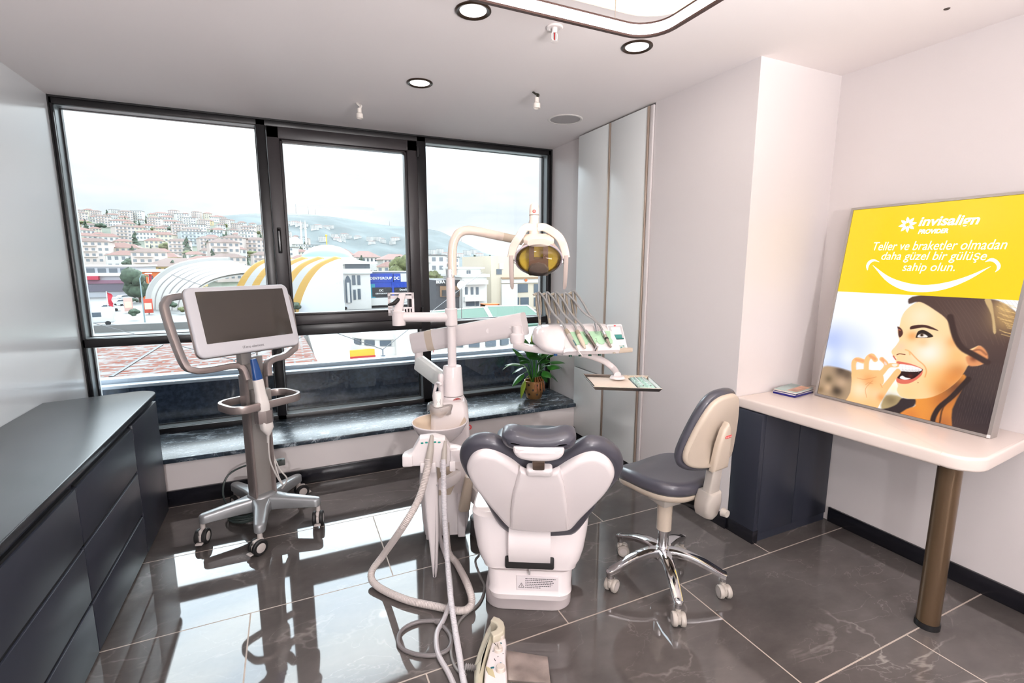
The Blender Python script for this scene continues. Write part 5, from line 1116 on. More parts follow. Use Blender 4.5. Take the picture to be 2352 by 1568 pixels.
    poly([(800, 790), (845, 785), (858, 800), (830, 815), (805, 806)], (255, 236, 220), .002); poly([(720, 760), (742, 775), (750, 796), (728, 796)], (255, 214, 196), .002)
    # grid mesh
    mb = bmesh.new(); vs_ = [[mb.verts.new(chain(t).inverted() @ F(U[j, i], V[j, i], .0)) for i in range(NX)] for j in range(NY)]
    for j in range(NY-1):
        for i in range(NX-1): mb.faces.new((vs_[j][i], vs_[j][i+1], vs_[j+1][i+1], vs_[j+1][i]))
    me = bpy.data.meshes.new('photo_print'); mb.to_mesh(me); mb.free()
    ca = me.color_attributes.new('print', 'FLOAT_COLOR', 'POINT'); col = np.ones((NY*NX, 4)); col[:, :3] = L(np.clip(img, 0, 255)).reshape(-1, 3); ca.data.foreach_set('color', col.ravel())
    m = bpy.data.materials.new('backlit print'); m.use_nodes = True; nt = m.node_tree; b = nt.nodes['Principled BSDF']; at = nt.nodes.new('ShaderNodeVertexColor'); at.layer_name = 'print'
    b.inputs['Base Color'].default_value = (.008, .008, .008, 1); b.inputs['Roughness'].default_value = .25; b.inputs['Specular IOR Level'].default_value = .25
    nt.links.new(at.outputs[0], b.inputs['Emission Color']); b.inputs['Emission Strength'].default_value = 1.0
    me.materials.append(m); o = bpy.data.objects.new('photo_print', me); SC.collection.objects.link(o); o.parent = t; o['label'] = 'backlit photo print of a woman in profile'
    ym = bpy.data.materials.new('backlit yellow'); ym.use_nodes = True; b = ym.node_tree.nodes['Principled BSDF']; b.inputs['Base Color'].default_value = (.03, .025, .0, 1); b.inputs['Roughness'].default_value = .25; b.inputs['Emission Color'].default_value = (*lin((255, 214, 24)), 1); b.inputs['Emission Strength'].default_value = .95
    MB().loft([[F(u, v, w) for u, v in ((.013, YB_), (W_-.013, YB_), (W_-.013, Hh-.013), (.013, Hh-.013))] for w in (-.002, .0)]).build('yellow_field', ym, t, True, 0, label='backlit yellow field')
    wm = mat('backlit white', (255, 255, 255), .3, emit=1.0)
    Y2 = lambda x, y: uv(1930+x*.17942, 440+y*.17942)
    def line(body, a, b, hpx, bold, shear=.18, name='lettering'):
        p, q = Y2(*a), Y2(*b); o0 = F((p[0]+q[0])/2, (p[1]+q[1])/2, .0006); wd = math.hypot(q[0]-p[0], q[1]-p[1])
        o = text(body, name, wm, t, o0, F(q[0], q[1])-F(p[0], p[1]), uu, .1, .0002, bold, shear=shear)
        xs = [v.co.x for v in o.data.vertices]; k = wd/(max(xs)-min(xs)); ys_ = [v.co.y for v in o.data.vertices]; hgt = max(ys_)-min(ys_)
        cx, cy = (max(xs)+min(xs))/2, (max(ys_)+min(ys_))/2
        for v in o.data.vertices: v.co.x = (v.co.x-cx)*k; v.co.y = (v.co.y-cy)*hpx/hgt
    line('invisalign', (1010, 400), (1785, 372), .060, .022)
    line('PROVIDER', (1000, 513), (1385, 500), .022, .03)
    line('Teller ve braketler olmadan', (425, 700), (2140, 672), .043, -.004)
    line('daha güzel bir gülüşe', (530, 838), (1875, 838), .052, -.004)
    line('sahip olun.', (800, 980), (1470, 980), .052, -.004)
    c = Y2(862, 422); s = MB()
    for k in range(8):
        a = R(9+45*k); pt = lambda r_, b_: F(c[0]+r_*math.cos(a+b_), c[1]+r_*math.sin(a+b_), .0006)
        s.face([pt(.008, 0), pt(.017, -.42), pt(.028, -.24), pt(.040, 0), pt(.028, .24), pt(.017, .42)])
    s.build('star_mark', wm, t, True, 0, label='white eight-petal star mark')
    def shape(outer, inner, nm):
        o = [Vector((*Y2(*p), 0)) for p in outer]; i_ = [Vector((*Y2(*p), 0)) for p in inner]; A = smooth_pts(o, 6); B = smooth_pts(i_, 6); mb_ = MB()
        for k in range(len(A)-1): mb_.face([F(p.x, p.y, .0006) for p in (A[k], A[k+1], B[k+1], B[k])])
        mb_.build(nm, wm, t, True, 0)
    shape([(418, 945), (600, 1150), (820, 1262), (1080, 1285), (1350, 1245), (1640, 1130), (1925, 960)], [(420, 943), (620, 1085), (840, 1165), (1080, 1195), (1340, 1165), (1620, 1085), (1924, 957)], 'smile_mark')
    shape([(345, 1005), (333, 950), (365, 890), (430, 865), (502, 900)], [(352, 1003), (365, 950), (395, 910), (440, 890), (500, 903)], 'smile_corner')
    shape([(1855, 898), (1920, 855), (1990, 865), (2050, 930), (2040, 990), (1985, 1030)], [(1857, 901), (1920, 890), (1975, 910), (2005, 950), (2005, 990), (1984, 1027)], 'smile_corner')
sign()
# ================================================================== leaflets beside the sign
def leaflets():
    cols = [((26, 24, 110), 'navy blue brochure at the bottom of the stack by the sign'), ((212, 204, 214), 'pale lilac leaflet second from the bottom of the stack'), ((40, 48, 96), 'dark blue leaflet in the middle of the stack'), ((214, 206, 198), 'cream leaflet second from the top of the stack'), ((170, 190, 186), 'pale photo leaflet on top of the stack by the sign')]
    z = .811; z += .0
    for k, (c, lab) in enumerate(cols):
        h = (.010, .004, .004, .005, .004)[k]; dx, dy = (0, .004, .02, .016, .03)[k], (0, .01, .016, .02, .03)[k]
        a = R((8, 7, 10, 9, 11)[k]); t = thing('leaflet', lab, 'leaflet', (2.62+dx*.6, 1.818+dy*.3, z), a, 'leaflets by the sign')
        MB().box((-.10, -.062, 0), (.10, .062, h-.0006), .0006).build('pages', mat('leaflet paper %d' % k, c, .25), t)
        if k == 4: MB().box((-.09, -.056, h-.0007), (.09, .0, h-.0003)).build('picture', mat('tan picture print', (196, 150, 124), .3, var=(22, .4)), t, smooth=0)
        if k == 2: MB().box((-.02, -.056, h-.0007), (.09, -.01, h-.0003)).build('picture', mat('blue picture print', (54, 64, 150), .3, var=(30, .5)), t, smooth=0)
        z += h
leaflets()
# ================================================================== the town outside
G = -8.0
def om(name, c, rough=.7, k=.9, **a): return mat(name, tuple(v*k for v in c), rough, **a)
ow = om('outdoor white render', (236, 234, 230)); oc = om('outdoor cream render', (230, 222, 204)); ored = om('red roof tiles', (186, 120, 102), .7, 0.62); obr = om('brown roof tiles', (150, 104, 86), .7, 0.62)
owin = om('dark window glass', (92, 104, 116), .15); ogr = om('grey concrete', (176, 176, 174), .7, 0.62); otree = om('dark evergreen', (74, 92, 74), .8, var=(1.2, .35)); otree2 = om('olive tree', (112, 118, 76), .8, var=(1.2, .35)); obark = om('tree bark', (96, 80, 66), .8)
oblk = om('black sign board', (40, 42, 46), .4); oblu = om('royal blue panel', (36, 76, 190), .4); ocy = om('turquoise panel', (60, 166, 190), .4)
pave = om('pale wet paving', (214, 214, 212), .6, .58, var=(.05, .12))
struct(MB().loft([[(x, y, G) for x, y in ((-500, 12), (500, 12), (500, 3600), (-900, 3600))], [(x, y, G+.02) for x, y in ((-500, 12), (500, 12), (500, 3600), (-900, 3600))]]).build('ground', pave, smooth=0))
def el(px, py): d = ray(px, py); return math.atan2(d.z, math.hypot(d.x, d.y))
def az(px): d = ray(px, 606); return math.atan2(d.x, d.y)
def interp(t, xs, ys):
    if t <= xs[0]: return ys[0]
    for i in range(len(xs)-1):
        if t <= xs[i+1]: f = (t-xs[i])/(xs[i+1]-xs[i]); return ys[i]*(1-f)+ys[i+1]*f
    return ys[-1]
TX = [az(p) for p in (100, 180, 300, 420, 520, 600, 660, 720, 800, 900)]
TE = [math.tan(el(p, y)) for p, y in ((100, 494), (180, 494), (300, 499), (420, 500), (520, 504), (600, 525), (660, 545), (720, 566), (800, 590), (900, 602))]
def town_z(a, d):
    top = EYE+900*interp(a, TX, TE); t = max(0, min(1, (d-210)/690)); t2 = max(0, (d-900)/500)
    return G+(top-G)*(t**1.15)-t2*60
def sheet(name, m, a0, a1, na, ds, zf, lab):
    mb = MB(); mb.loft([[(d*math.sin(a0+(a1-a0)*i/na), d*math.cos(a0+(a1-a0)*i/na), zf(a0+(a1-a0)*i/na, d)) for i in range(na+1)] for d in ds], False, False, closed=False)
    return struct(mb.build(name, m, smooth=60), lab)
rngT = random.Random(8)
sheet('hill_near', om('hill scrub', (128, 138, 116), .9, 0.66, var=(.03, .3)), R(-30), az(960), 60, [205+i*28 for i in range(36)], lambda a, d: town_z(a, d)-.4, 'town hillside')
FXp = [(-300, 500), (400, 498), (520, 496), (600, 489), (657, 489), (727, 493), (780, 499), (823, 505), (861, 513), (906, 519), (950, 521), (984, 525), (1014, 531), (1040, 545), (1072, 560), (1110, 580), (1150, 590), (1230, 596), (1400, 600)]
FX = [az(p) for p, y in FXp]; FE = [math.tan(el(p, y)) for p, y in FXp]
def far_z(a, d):
    t = max(0, min(1, (d-1500)/1300)); n_ = .04*math.sin(a*40)+.03*math.sin(a*90+d*.01)
    return (G+(EYE+2800*interp(a, FX, FE)-G)*max(0, min(1.0, t**.9+n_*(1-t)*4*t)))-max(0, d-2800)*.2
sheet('hill_far', om('hazy blue green hill', (150, 163, 164), .95, .66, var=(.004, .22)), R(-30), R(38), 140, [1480+i*66 for i in range(24)], far_z, 'long hazy blue-green hill behind the town')  # distance haze is put into the hill colour
hwin = om('hazy window glass', (136, 144, 152), .4)  # glass colour lightened to stand for haze over the town
def house(name, w, d, h, rh, wall, roof, seed, cols=4):
    """walls, roof and rows of windows in one mesh: seen at a few pixels"""
    bm = bmesh.new()
    def bx(lo, hi, mi):
        v = [bm.verts.new((x, y, z)) for x in (lo[0], hi[0]) for y in (lo[1], hi[1]) for z in (lo[2], hi[2])]
        for q in ((0, 1, 3, 2), (4, 6, 7, 5), (0, 4, 5, 1), (2, 3, 7, 6), (0, 2, 6, 4), (1, 5, 7, 3)): bm.faces.new([v[i] for i in q]).material_index = mi
    bx((-w/2, -d/2, -6), (w/2, d/2, h), 0)
    fl = max(2, int(h/3))
    for f in range(fl):
        z = (f+.35)*h/fl
        for c in range(cols):
            x = -w/2+w*(c+.5)/cols; bx((x-w*.16/cols*1.6, -d/2-.08, z), (x+w*.16/cols*1.6, -d/2+.02, z+h/fl*.48), 2)
        if f and seed % 2: bx((-w*.42, -d/2-1.1, z-.5), (w*.1, -d/2, z-.2), 0)
    o = .6
    if rh > .6:
        a = [bm.verts.new(p) for p in ((-w/2-o, -d/2-o, h), (w/2+o, -d/2-o, h), (w/2+o, d/2+o, h), (-w/2-o, d/2+o, h), (-w*.22, 0, h+rh), (w*.22, 0, h+rh))]
        for q in ((0, 1, 5, 4), (1, 2, 5), (2, 3, 4, 5), (3, 0, 4), (3, 2, 1, 0)): bm.faces.new([a[i] for i in q]).material_index = 1
    else: bx((-w/2-.3, -d/2-.3, h), (w/2+.3, d/2+.3, h+.5), 1)
    bmesh.ops.recalc_face_normals(bm, faces=bm.faces[:]); me = bpy.data.meshes.new(name); bm.to_mesh(me); bm.free()
    for m in (wall, roof, hwin): me.materials.append(m)
    return me
pk = om('pale pink render', (230, 216, 210)); bl_ = om('pale blue render', (212, 222, 226)); ye = om('pale ochre render', (232, 210, 164))
kinds = [('white hillside house with a hipped red roof', house('house', 13, 11, 8, 2.6, ow, ored, 1)), ('cream hillside house with a hipped red roof', house('house', 12, 10, 9, 2.4, oc, ored, 2)), ('pink-toned apartment block with a brown roof', house('house', 16, 12, 13, 2.2, pk, obr, 3, 5)),
         ('white flat-roofed apartment block', house('house', 15, 12, 14, .4, ow, ogr, 1, 5)), ('small white house with a brown roof', house('house', 10, 9, 6, 2.2, ow, obr, 2, 3)), ('pale blue apartment block', house('house', 18, 12, 12, .4, bl_, ogr, 3, 6)), ('ochre house with a red roof', house('house', 11, 9, 7, 2.4, ye, ored, 1, 3)), ('long white terrace with a red roof', house('house', 24, 11, 8, 2.6, ow, ored, 2, 8))]
def place(me, x, y, z, lab, cat, group, rz=0, s=1, name='house'):
    o = bpy.data.objects.new(name, me); SC.collection.objects.link(o); o.location = (x, y, z); o.rotation_euler = (0, 0, rz); o.scale = (s, s, s)
    return tag(o, lab, cat, group)
used = []
def try_spot(a, d, rmin):
    x, y = d*math.sin(a), d*math.cos(a)
    for (u, v, q) in used:
        if (u-x)**2+(v-y)**2 < (rmin+q)**2: return None
    used.append((x, y, rmin)); return x, y
n = 0
rows = [255, 285, 320, 360, 400, 445, 495, 550, 610, 680, 750, 825, 890]
for d0 in rows:
    a = R(-18.5)
    while a < az(690) and n < 228:
        d = d0+rngT.uniform(-14, 14); da = rngT.uniform(12, 17)/d0; a += da
        if rngT.random() < (.10 if a < az(560) else .38): continue
        if TE and interp(a, TX, TE) < .035 and d0 > 500: continue
        p = try_spot(a, d, 7)
        if not p: continue
        k = rngT.choices(range(8), (22, 16, 16, 12, 12, 5, 5, 10))[0]; lab, me = kinds[k]
        place(me, p[0], p[1], town_z(a, d)-.2, lab+' on the hillside town', 'house', 'houses on the hillside town', -a+rngT.uniform(-.35, .35), rngT.uniform(.66, .92)); n += 1
for i in range(62):                                                   # the flat valley town beyond the big halls
    px = rngT.uniform(690, 1225); d = rngT.choice((200, 240, 290, 350, 430, 540, 700))*rngT.uniform(.94, 1.06); a = az(px)
    p = try_spot(a, d, 11)
    if not p: continue
    lab, me = kinds[rngT.choices(range(8), (20, 14, 8, 10, 8, 6, 4, 24))[0]]
    place(me, p[0], p[1], max(G, town_z(a, d) if a < az(850) else G), lab+' in the valley beyond the halls', 'house', 'houses in the valley', -a+rngT.uniform(-.3, .3), rngT.uniform(.85, 1.15))
far_m = [house('house', 26, 16, 15, .4, ow, ogr, 1, 5), house('house', 34, 16, 11, 2.6, ow, ored, 2, 6)]
for px0, px1, y0, y1, cnt in ((650, 700, 515, 522, 8), (700, 780, 522, 528, 8), (740, 830, 543, 556, 12), (845, 930, 550, 562, 10), (985, 1110, 582, 594, 10)):
    for i in range(cnt):
        px = px0+(px1-px0)*(i+rngT.random())/cnt; py = rngT.uniform(y0, y1); a = az(px); e = el(px, py); d = 1500
        while d < 2750 and EYE+math.tan(e)*d > far_z(a, d): d += 15
        if not try_spot(a, d, 19): continue
        place(far_m[i % 2], d*math.sin(a), d*math.cos(a), far_z(a, d)-1, 'tiny pale block on the far hazy hill', 'house', 'blocks on the far hill', -a, rngT.uniform(.8, 1.2))
# ------------------------------------------------------------------ trees
def conifer(h, w, m, seed):
    r = random.Random(seed); mb = MB(); mb.cyl((0, 0, 0), (0, 0, h*.3), w*.08, n=6)
    for i in range(6):
        f = i/6; z = h*(.12+.8*f); rr = w/2*(1-f*.85); mb.lathe([(rr, z), (rr*.55, z+h*.12), (.02, z+h*.24)], (r.uniform(-.1, .1)*w, r.uniform(-.1, .1)*w, 0), 'z', 9)
    for v in mb.bm.verts: v.co += Vector((r.uniform(-1, 1), r.uniform(-1, 1), r.uniform(-1, 1)))*w*.05
    return mb
def bushy(h, w, seed, stem=.3):
    r = random.Random(seed); mb = MB()
    for i in range(9):
        c = Vector((r.uniform(-.3, .3)*w, r.uniform(-.3, .3)*w, h*(stem+(1-stem)*r.uniform(.25, .75)))); q = w*r.uniform(.22, .34); mb.ell(c, (q, q, q*.85*min(1.4, h*(1-stem)/w)), 9, 6)
    for v in mb.bm.verts: v.co += Vector((r.uniform(-1, 1), r.uniform(-1, 1), r.uniform(-1, 1)))*w*.035
    return mb
def mesh_of(mb, m, name):
    o = mb.build(name, m, None, smooth=50); me = o.data; bpy.data.objects.remove(o); return me
tm_ = [mesh_of(conifer(11, 6, otree, 1), otree, 'tree'), mesh_of(bushy(8, 7, 2), otree, 'tree'), mesh_of(bushy(7, 7, 3), otree2, 'tree'), mesh_of(conifer(9, 3.4, otree, 4), otree, 'tree')]
tl = ['dark conifer', 'dark round tree', 'olive green tree', 'slim dark cypress']
for i in range(150):
    a = rngT.uniform(R(-18), az(760)); d = rngT.uniform(240, 900); k = rngT.randrange(4); p = try_spot(a, d, 2)
    if p: place(tm_[k], p[0], p[1], town_z(a, d)-.5, tl[k]+' between the hillside houses', 'tree', 'trees among the hillside houses', rngT.random()*6, rngT.uniform(.7, 1.15), 'tree')
for i in range(22):
    px = rngT.uniform(850, 1225); d = rngT.uniform(180, 420); k = rngT.randrange(3); a = az(px); p = try_spot(a, d, 3)
    if p: place(tm_[k], p[0], p[1], G, tl[k]+' in the valley beyond the signboards', 'tree', 'trees in the valley', rngT.random()*6, rngT.uniform(.8, 1.1), 'tree')
def tree(px, pyb, pyt, w, mbf, m, lab, trunk=True, Y=None):
    b = atz(px, pyb, G); z1 = aty(px, pyt, b.y).z; h = z1-G; t = thing('tree', lab, 'tree', (b.x, b.y, G))
    mbf(h, w).build('crown', m, t, smooth=50)
    if trunk: MB().cyl((0, 0, 0), (0, 0, h*.45), max(.1, w*.04), n=7).build('trunk', obark, t)
    return t
tree(322, 694, 615, 6.5, lambda h, w: bushy(h, w, 21, .12), otree, 'tall dark green tree beside the street lamp, behind the scanner handle')
tree(397, 668, 600, 9, lambda h, w: conifer(h, w, otree, 22), otree, 'dark spruce left of the white vaulted shell')
tree(371, 688, 655, 3.2, lambda h, w: bushy(h, w, 23, .35), otree, 'small round clipped tree left of the white shell')
tree(411, 690, 652, 4.6, lambda h, w: bushy(h, w, 24, .25), otree, 'round dark tree in front of the white shell')
tree(679, 722, 692, 2.0, lambda h, w: bushy(h, w, 25, .4), otree, 'small clipped ball tree beside the yellow-striped hall')
tree(1092, 672, 590, 11, lambda h, w: conifer(h, w, otree, 26), otree, 'broad dark conifer behind the pole of the lamp')
tree(1121, 672, 590, 8, lambda h, w: conifer(h, w, otree, 27), otree, 'dark conifer beside the beige office block')
tree(1000, 665, 612, 7, lambda h, w: bushy(h, w, 28, .15), otree2, 'bushy olive tree left of the black shop sign')
tree(1122, 690, 622, 9, lambda h, w: bushy(h, w, 29, .1), om('bare twig grey', (150, 142, 140), .9, var=(2, .4)), 'bare grey winter tree between the white shop and the beige block')
tree(918, 672, 588, 8, lambda h, w: bushy(h, w, 30, .2), otree2, 'light olive tree above the blue signboard')
tree(832, 668, 588, 6, lambda h, w: conifer(h, w, otree, 31), otree, 'dark conifer above the white arcade hall')
def palm(px, pyb, pyt, lab):
    b = atz(px, pyb, G); h = aty(px, pyt, b.y).z-G; t = thing('palm_tree', lab, 'palm', (b.x, b.y, G)); MB().tube([(0, 0, 0), (.1, 0, h*.5), (0, 0, h*.86)], [.28, .22, .2], 8).build('trunk', obark, t)
    f = MB(); r = random.Random(px)
    for k in range(16):
        a = k*2.4; d = Vector((math.cos(a), math.sin(a), 0)); L_ = h*.22; e = r.uniform(-.1, .7); s = Vector((-d.y, d.x, 0))*h*.02; p = Vector((0, 0, h*.86)); q = [p, p+d*L_*.5+Vector((0, 0, L_*e*.6)), p+d*L_+Vector((0, 0, L_*(e-.6)))]
        f.loft([[q[0]-s*.3, q[0]+s*.3], [q[1]-s, q[1]+s], [q[2]-s*.1, q[2]+s*.1]], False, False, closed=False)
    f.build('fronds', otree2, t)
palm(339, 690, 628, 'palm tree with a bare trunk right of the street lamp'); palm(486, 655, 628, 'palm tree under the white vaulted shell'); palm(361, 676, 626, 'palm tree beside the tall red flag')
# ------------------------------------------------------------------ ribbed halls
def vault(name, lab, base, prof, L, seg, mats_, end_m, seams=None):
    t = thing(name, lab, 'hall', tuple(base)); B = Vector(base); Lv = Vector(L); wdt = Vector((0, 0, 0))
    dx = Vector((math.cos(R(8)), -math.sin(R(8)), 0))
    P = smooth_pts([(a, b, 0) for a, b in prof], 5)
    at = lambda p, f, o=0: dx*(p.x)*(1)+Vector((0, 0, p.y+o))+Lv*f
    for i in range(seg):
        m = mats_[i % len(mats_)]; bulge = .5 if m is mats_[0] else 0
        mb = MB(); fs = [(i+k/4)/seg for k in range(5)]
        mb.loft([[at(p, f, bulge*math.sin(math.pi*k/4)) for p in P] for k, f in enumerate(fs)], False, False, closed=False)
        mb.loft([[at(p, f, -.5) for p in P] for f in (fs[0], fs[-1])], False, False, closed=False)
        mb.build('roof_rib' if bulge else 'roof_panel', m, t, smooth=40)
    pts = [at(p, -.005) for p in P]+[Vector((at(P[-1], -.005).x, at(P[-1], -.005).y, 0))]
    if end_m:
        mb = MB(); mb.loft([[tuple(p) for p in pts], [tuple(p+Lv*.02) for p in pts]]); mb.build('end_wall', end_m, t, smooth=0)
    if seams:
        for i in range(1, seg): MB().tube([at(p, i/seg, .15) for p in P], .14, 5).build('seam', seams, t)
    return t
yel = om('yellow roof membrane', (250, 196, 92), .5, .72); pvc = om('white roof membrane', (240, 240, 238), .5, .72)
vault('vaulted_hall', 'yellow and white striped vaulted hall behind the window casement', (1.2, 103, G), [(0, 0), (1.0, 3.2), (2.6, 6.4), (4.8, 9.0), (7.6, 10.4), (8.6, 10.5)], (-13, 14, 0), 9, [yel, pvc], om('pale blue white end wall', (226, 230, 236)))
shell_ = vault('shell_canopy', 'white vaulted shell with grey seams left of the striped hall', (-27.4, 126, G), [(0, 0), (.6, 3.5), (2.4, 6.2), (6.0, 8.6), (11, 9.8), (16, 10.0)], (7, -7, -2.2), 6, [om('pale grey membrane', (214, 212, 206), .6)], None, om('grey seam', (150, 148, 142)))
P = smooth_pts([(a, 0, b) for a, b in [(0, 0), (.6, 3.5), (2.4, 6.2), (6.0, 8.6), (11, 9.8), (16, 10.0)]], 5)
MB().tube([Vector((p.x*math.cos(R(8)), -p.x*math.sin(R(8))+.4, p.z+.3)) for p in P], 1, 8, flat=(1.6, 1.4), up=(0, 1, 0)).build('edge_band', pvc, shell_)
dm_ = thing('domed_drum', 'flattened turquoise dome on a white drum with a yellow finial', 'dome', (9.6, 138, -1))
MB().lathe([(6.4, 4.2), (6.1, 4.9), (5.2, 5.9), (3.4, 6.9), (1.4, 7.4), (0, 7.5)], (0, 0, 0), 'z', 32).build('dome', om('turquoise dome', (160, 212, 200), .35), dm_)
MB().lathe([(0, -7), (9.4, -7), (9.4, 2.2), (9.8, 2.4), (9.8, 3.2), (7.4, 3.6), (7.2, 4.1), (6.5, 4.3), (0, 4.3)], (0, 0, 0), 'z', 32).build('drum', ow, dm_)
MB().cyl((0, 0, 7.4), (0, 0, 9.8), .14, n=6).ell((0, 0, 9.9), (.3, .3, .3), 8, 6).build('finial', om('gold finial', (232, 192, 76), .4), dm_)
# ------------------------------------------------------------------ shop blocks: box, windows, boards
def block(name, lab, px0, px1, pyt, Y, depth, m, wins=(), roof=None, cat='building', parts=()):
    a, b = aty(px0, pyt, Y), aty(px1, pyt, Y); z1 = (a.z+b.z)/2
    t = thing(name, lab, cat, ((a.x+b.x)/2, Y+depth/2, G))
    MB().box((a.x, Y, G), (b.x, Y+depth, z1)).build('wall', m, t, True, 0)
    if roof: MB().box((a.x-.4, Y-.5, z1), (b.x+.4, Y+depth+.4, z1+.5)).build('roof', roof, t, True, 0)
    for (x0, x1, y0, y1, mm, nm, off) in parts:
        p, q = aty(x0, y0, Y), aty(x1, y1, Y); MB().box((p.x, Y-off, min(p.z, q.z)), (q.x, Y+.05, max(p.z, q.z))).build(nm, mm, t, True, 0)
    for (x0, x1, y0, y1) in wins:
        p, q = aty(x0, y0, Y), aty(x1, y1, Y); w = MB().box((p.x, Y-.12, min(p.z, q.z)), (q.x, Y+.05, max(p.z, q.z))).build('window', owin, t, True, 0)
    return t
def sgn(t, body, px, py, pw, Y, m, bold=.02):
    a, b = aty(px-pw/2, py, Y), aty(px+pw/2, py, Y); o = text(body, 'sign_lettering', m, t, ((a.x+b.x)/2, Y, (a.z+b.z)/2), (1, 0, 0), (0, 0, 1), 1, .05, bold)
    xs = [v.co.x for v in o.data.vertices]; k = (b.x-a.x)/(max(xs)-min(xs)); cx = (max(xs)+min(xs))/2
    for v in o.data.vertices: v.co.x = (v.co.x-cx)*k; v.co.y *= k; 
    return o
wt_ = om('white sign letters', (250, 250, 250), .5)
ar = block('arcade_hall', 'white hall with tall pointed arch windows and a roof balustrade', 772, 850, 628, 108, 16, ow, [(808, 817, 632, 654), (820, 828, 632, 654), (811, 818, 665, 688), (821, 829, 663, 687)], ow)
for px in (784, 800):
    a, b = aty(px-5, 695, 107.9), aty(px+5, 632, 107.9); w = b.x-a.x; c = (a.x+b.x)/2
    o = [(a.x, a.z), (b.x, a.z), (b.x, b.z-w*.9), (c+w*.25, b.z-w*.3), (c, b.z), (c-w*.25, b.z-w*.3), (a.x, b.z-w*.9)]
    w_ = MB().pad(o, 0, .15, 0, 0, lambda x, y, z: (x, 107.95-z, y), 1).build('arch_window', owin, ar, True, 0); MB().box((c-.25, 107.7, a.z), (c+.25, 107.82, b.z-w*1.3)).build('white_fin', ow, w_, True, 0)
a, b = aty(770, 618, 108), aty(850, 606, 108)
MB().box((a.x, 107.6, a.z-1), (b.x, 108.2, a.z+.1)).build('parapet', ow, ar, True, 0); MB().box((a.x+2, 108.5, a.z-.5), (b.x, 112, b.z)).build('roof_lounge', owin, ar, True, 0); MB().box((a.x-1, 107.6, b.z), (b.x+1.5, 113, b.z+.5)).build('canopy', ow, ar, True, 0)
bs = block('signboard_block', 'block with a blue signboard and dark shop panels in the middle bay', 848, 960, 624, 112, 14, om('grey facade', (120, 126, 136)), [], None, parts=[(848, 902, 628, 647, oblu, 'blue_board', .4), (903, 919, 628, 647, oblu, 'blue_board', .4), (919, 960, 628, 646, om('white board', (226, 228, 232)), 'white_board', .4), (848, 960, 648, 660, oblu, 'blue_band', .3), (848, 862, 652, 684, ocy, 'turquoise_panel', .35), (854, 898, 660, 680, oblk, 'dark_panel', .4), (899, 905, 648, 684, oblu, 'blue_pilaster', .5), (905, 960, 660, 678, oblk, 'dark_panel', .4), (848, 960, 684, 696, ow, 'white_canopy', 2.5)])
sgn(bs, 'DENTGROUP', 875, 639, 50, 111.5, wt_, .025); sgn(bs, 'DC', 911, 639, 13, 111.5, wt_, .03); sgn(bs, 'DC', 876, 667, 9, 111.5, wt_, .03); sgn(bs, 'DENTGROUP', 876, 674, 26, 111.5, wt_); sgn(bs, 'DentGroup', 932, 665, 28, 111.5, wt_)
sh = block('white_shop', 'white shop building with three slim windows and a flat roof right of the lamp pole', 1062, 1118, 636, 84, 12, ow, [(1068, 1074, 659, 676), (1081, 1087, 659, 676), (1093, 1099, 659, 676), (1070, 1090, 690, 702), (1092, 1100, 690, 702)], ow, parts=[(1062, 1116, 643, 652, ow, 'canopy', 1.2), (1064, 1112, 681, 690, ow, 'fascia', 1.0)])
a, b = aty(1052, 636, 88), aty(1104, 617, 88); MB().box((a.x, 88, a.z-.5), (b.x, 96, b.z)).box((a.x-.6, 87.4, b.z), (b.x+.6, 96.5, b.z+.3)).build('upper_storey', ow, sh, True, 0)
for px in (1074, 1079): p = aty(px, 625, 87.9); MB().box((p.x-.15, 87.85, p.z-.35), (p.x+.15, 88.05, p.z+.35)).build('vent_slot', owin, sh, True, 0)
dk = block('dark_shop', 'dark shopfront with a black lettered board and a brown panel behind the lamp pole', 1001, 1062, 643, 86, 12, om('dark shop cladding', (70, 74, 80)), [(1014, 1056, 668, 678)], None, parts=[(999, 1064, 643, 652, oblk, 'black_board', .5), (1010, 1057, 657, 680, om('brown panel', (150, 116, 86)), 'brown_panel', .3), (1014, 1053, 666, 679, oblk, 'black_panel', .45)])
sgn(dk, 'BERA', 1012, 647.5, 20, 85.4, wt_, .02)
bg_ = block('beige_office', 'beige office block with wide windows at the right end of the view', 1128, 1262, 588, 92, 18, om('beige cladding', (228, 214, 192)), [(1189, 1212, 652, 671), (1226, 1262, 652, 671), (1178, 1192, 683, 702), (1195, 1214, 683, 702), (1226, 1262, 683, 702), (1140, 1152, 618, 630)], None, parts=[(1150, 1262, 639, 648, ow, 'fascia', .5), (1150, 1262, 637, 639.5, om('brown trim', (170, 140, 110)), 'trim_line', .7), (1146, 1156, 604, 618, pk, 'recess', .2), (1150, 1186, 652, 702, ow, 'entrance_bay', .6)])
o_ = om('orange sign', (232, 122, 60)); p = aty(1208, 643, 91.4); MB().lathe([(0, 0), (.32, 0), (.32, .1), (0, .1)], (p.x, 91.4, p.z), 'y', 10).build('orange_dot', o_, bg_, True, 0)
k_ = aty(1130, 690, 78); t = thing('orange_kiosk', 'small orange-framed kiosk beside the white shop', 'kiosk', (k_.x, 78, G)); MB().box((-1.4, 0, 0), (-1.1, 2, 2.6)).box((1.1, 0, 0), (1.4, 2, 2.6)).box((-1.4, 0, 2.3), (1.4, 2, 2.7)).build('frame', o_, t, smooth=0); MB().box((-1.1, .2, 0), (1.1, 1.8, 2.3)).build('cabin', owin, t, smooth=0)
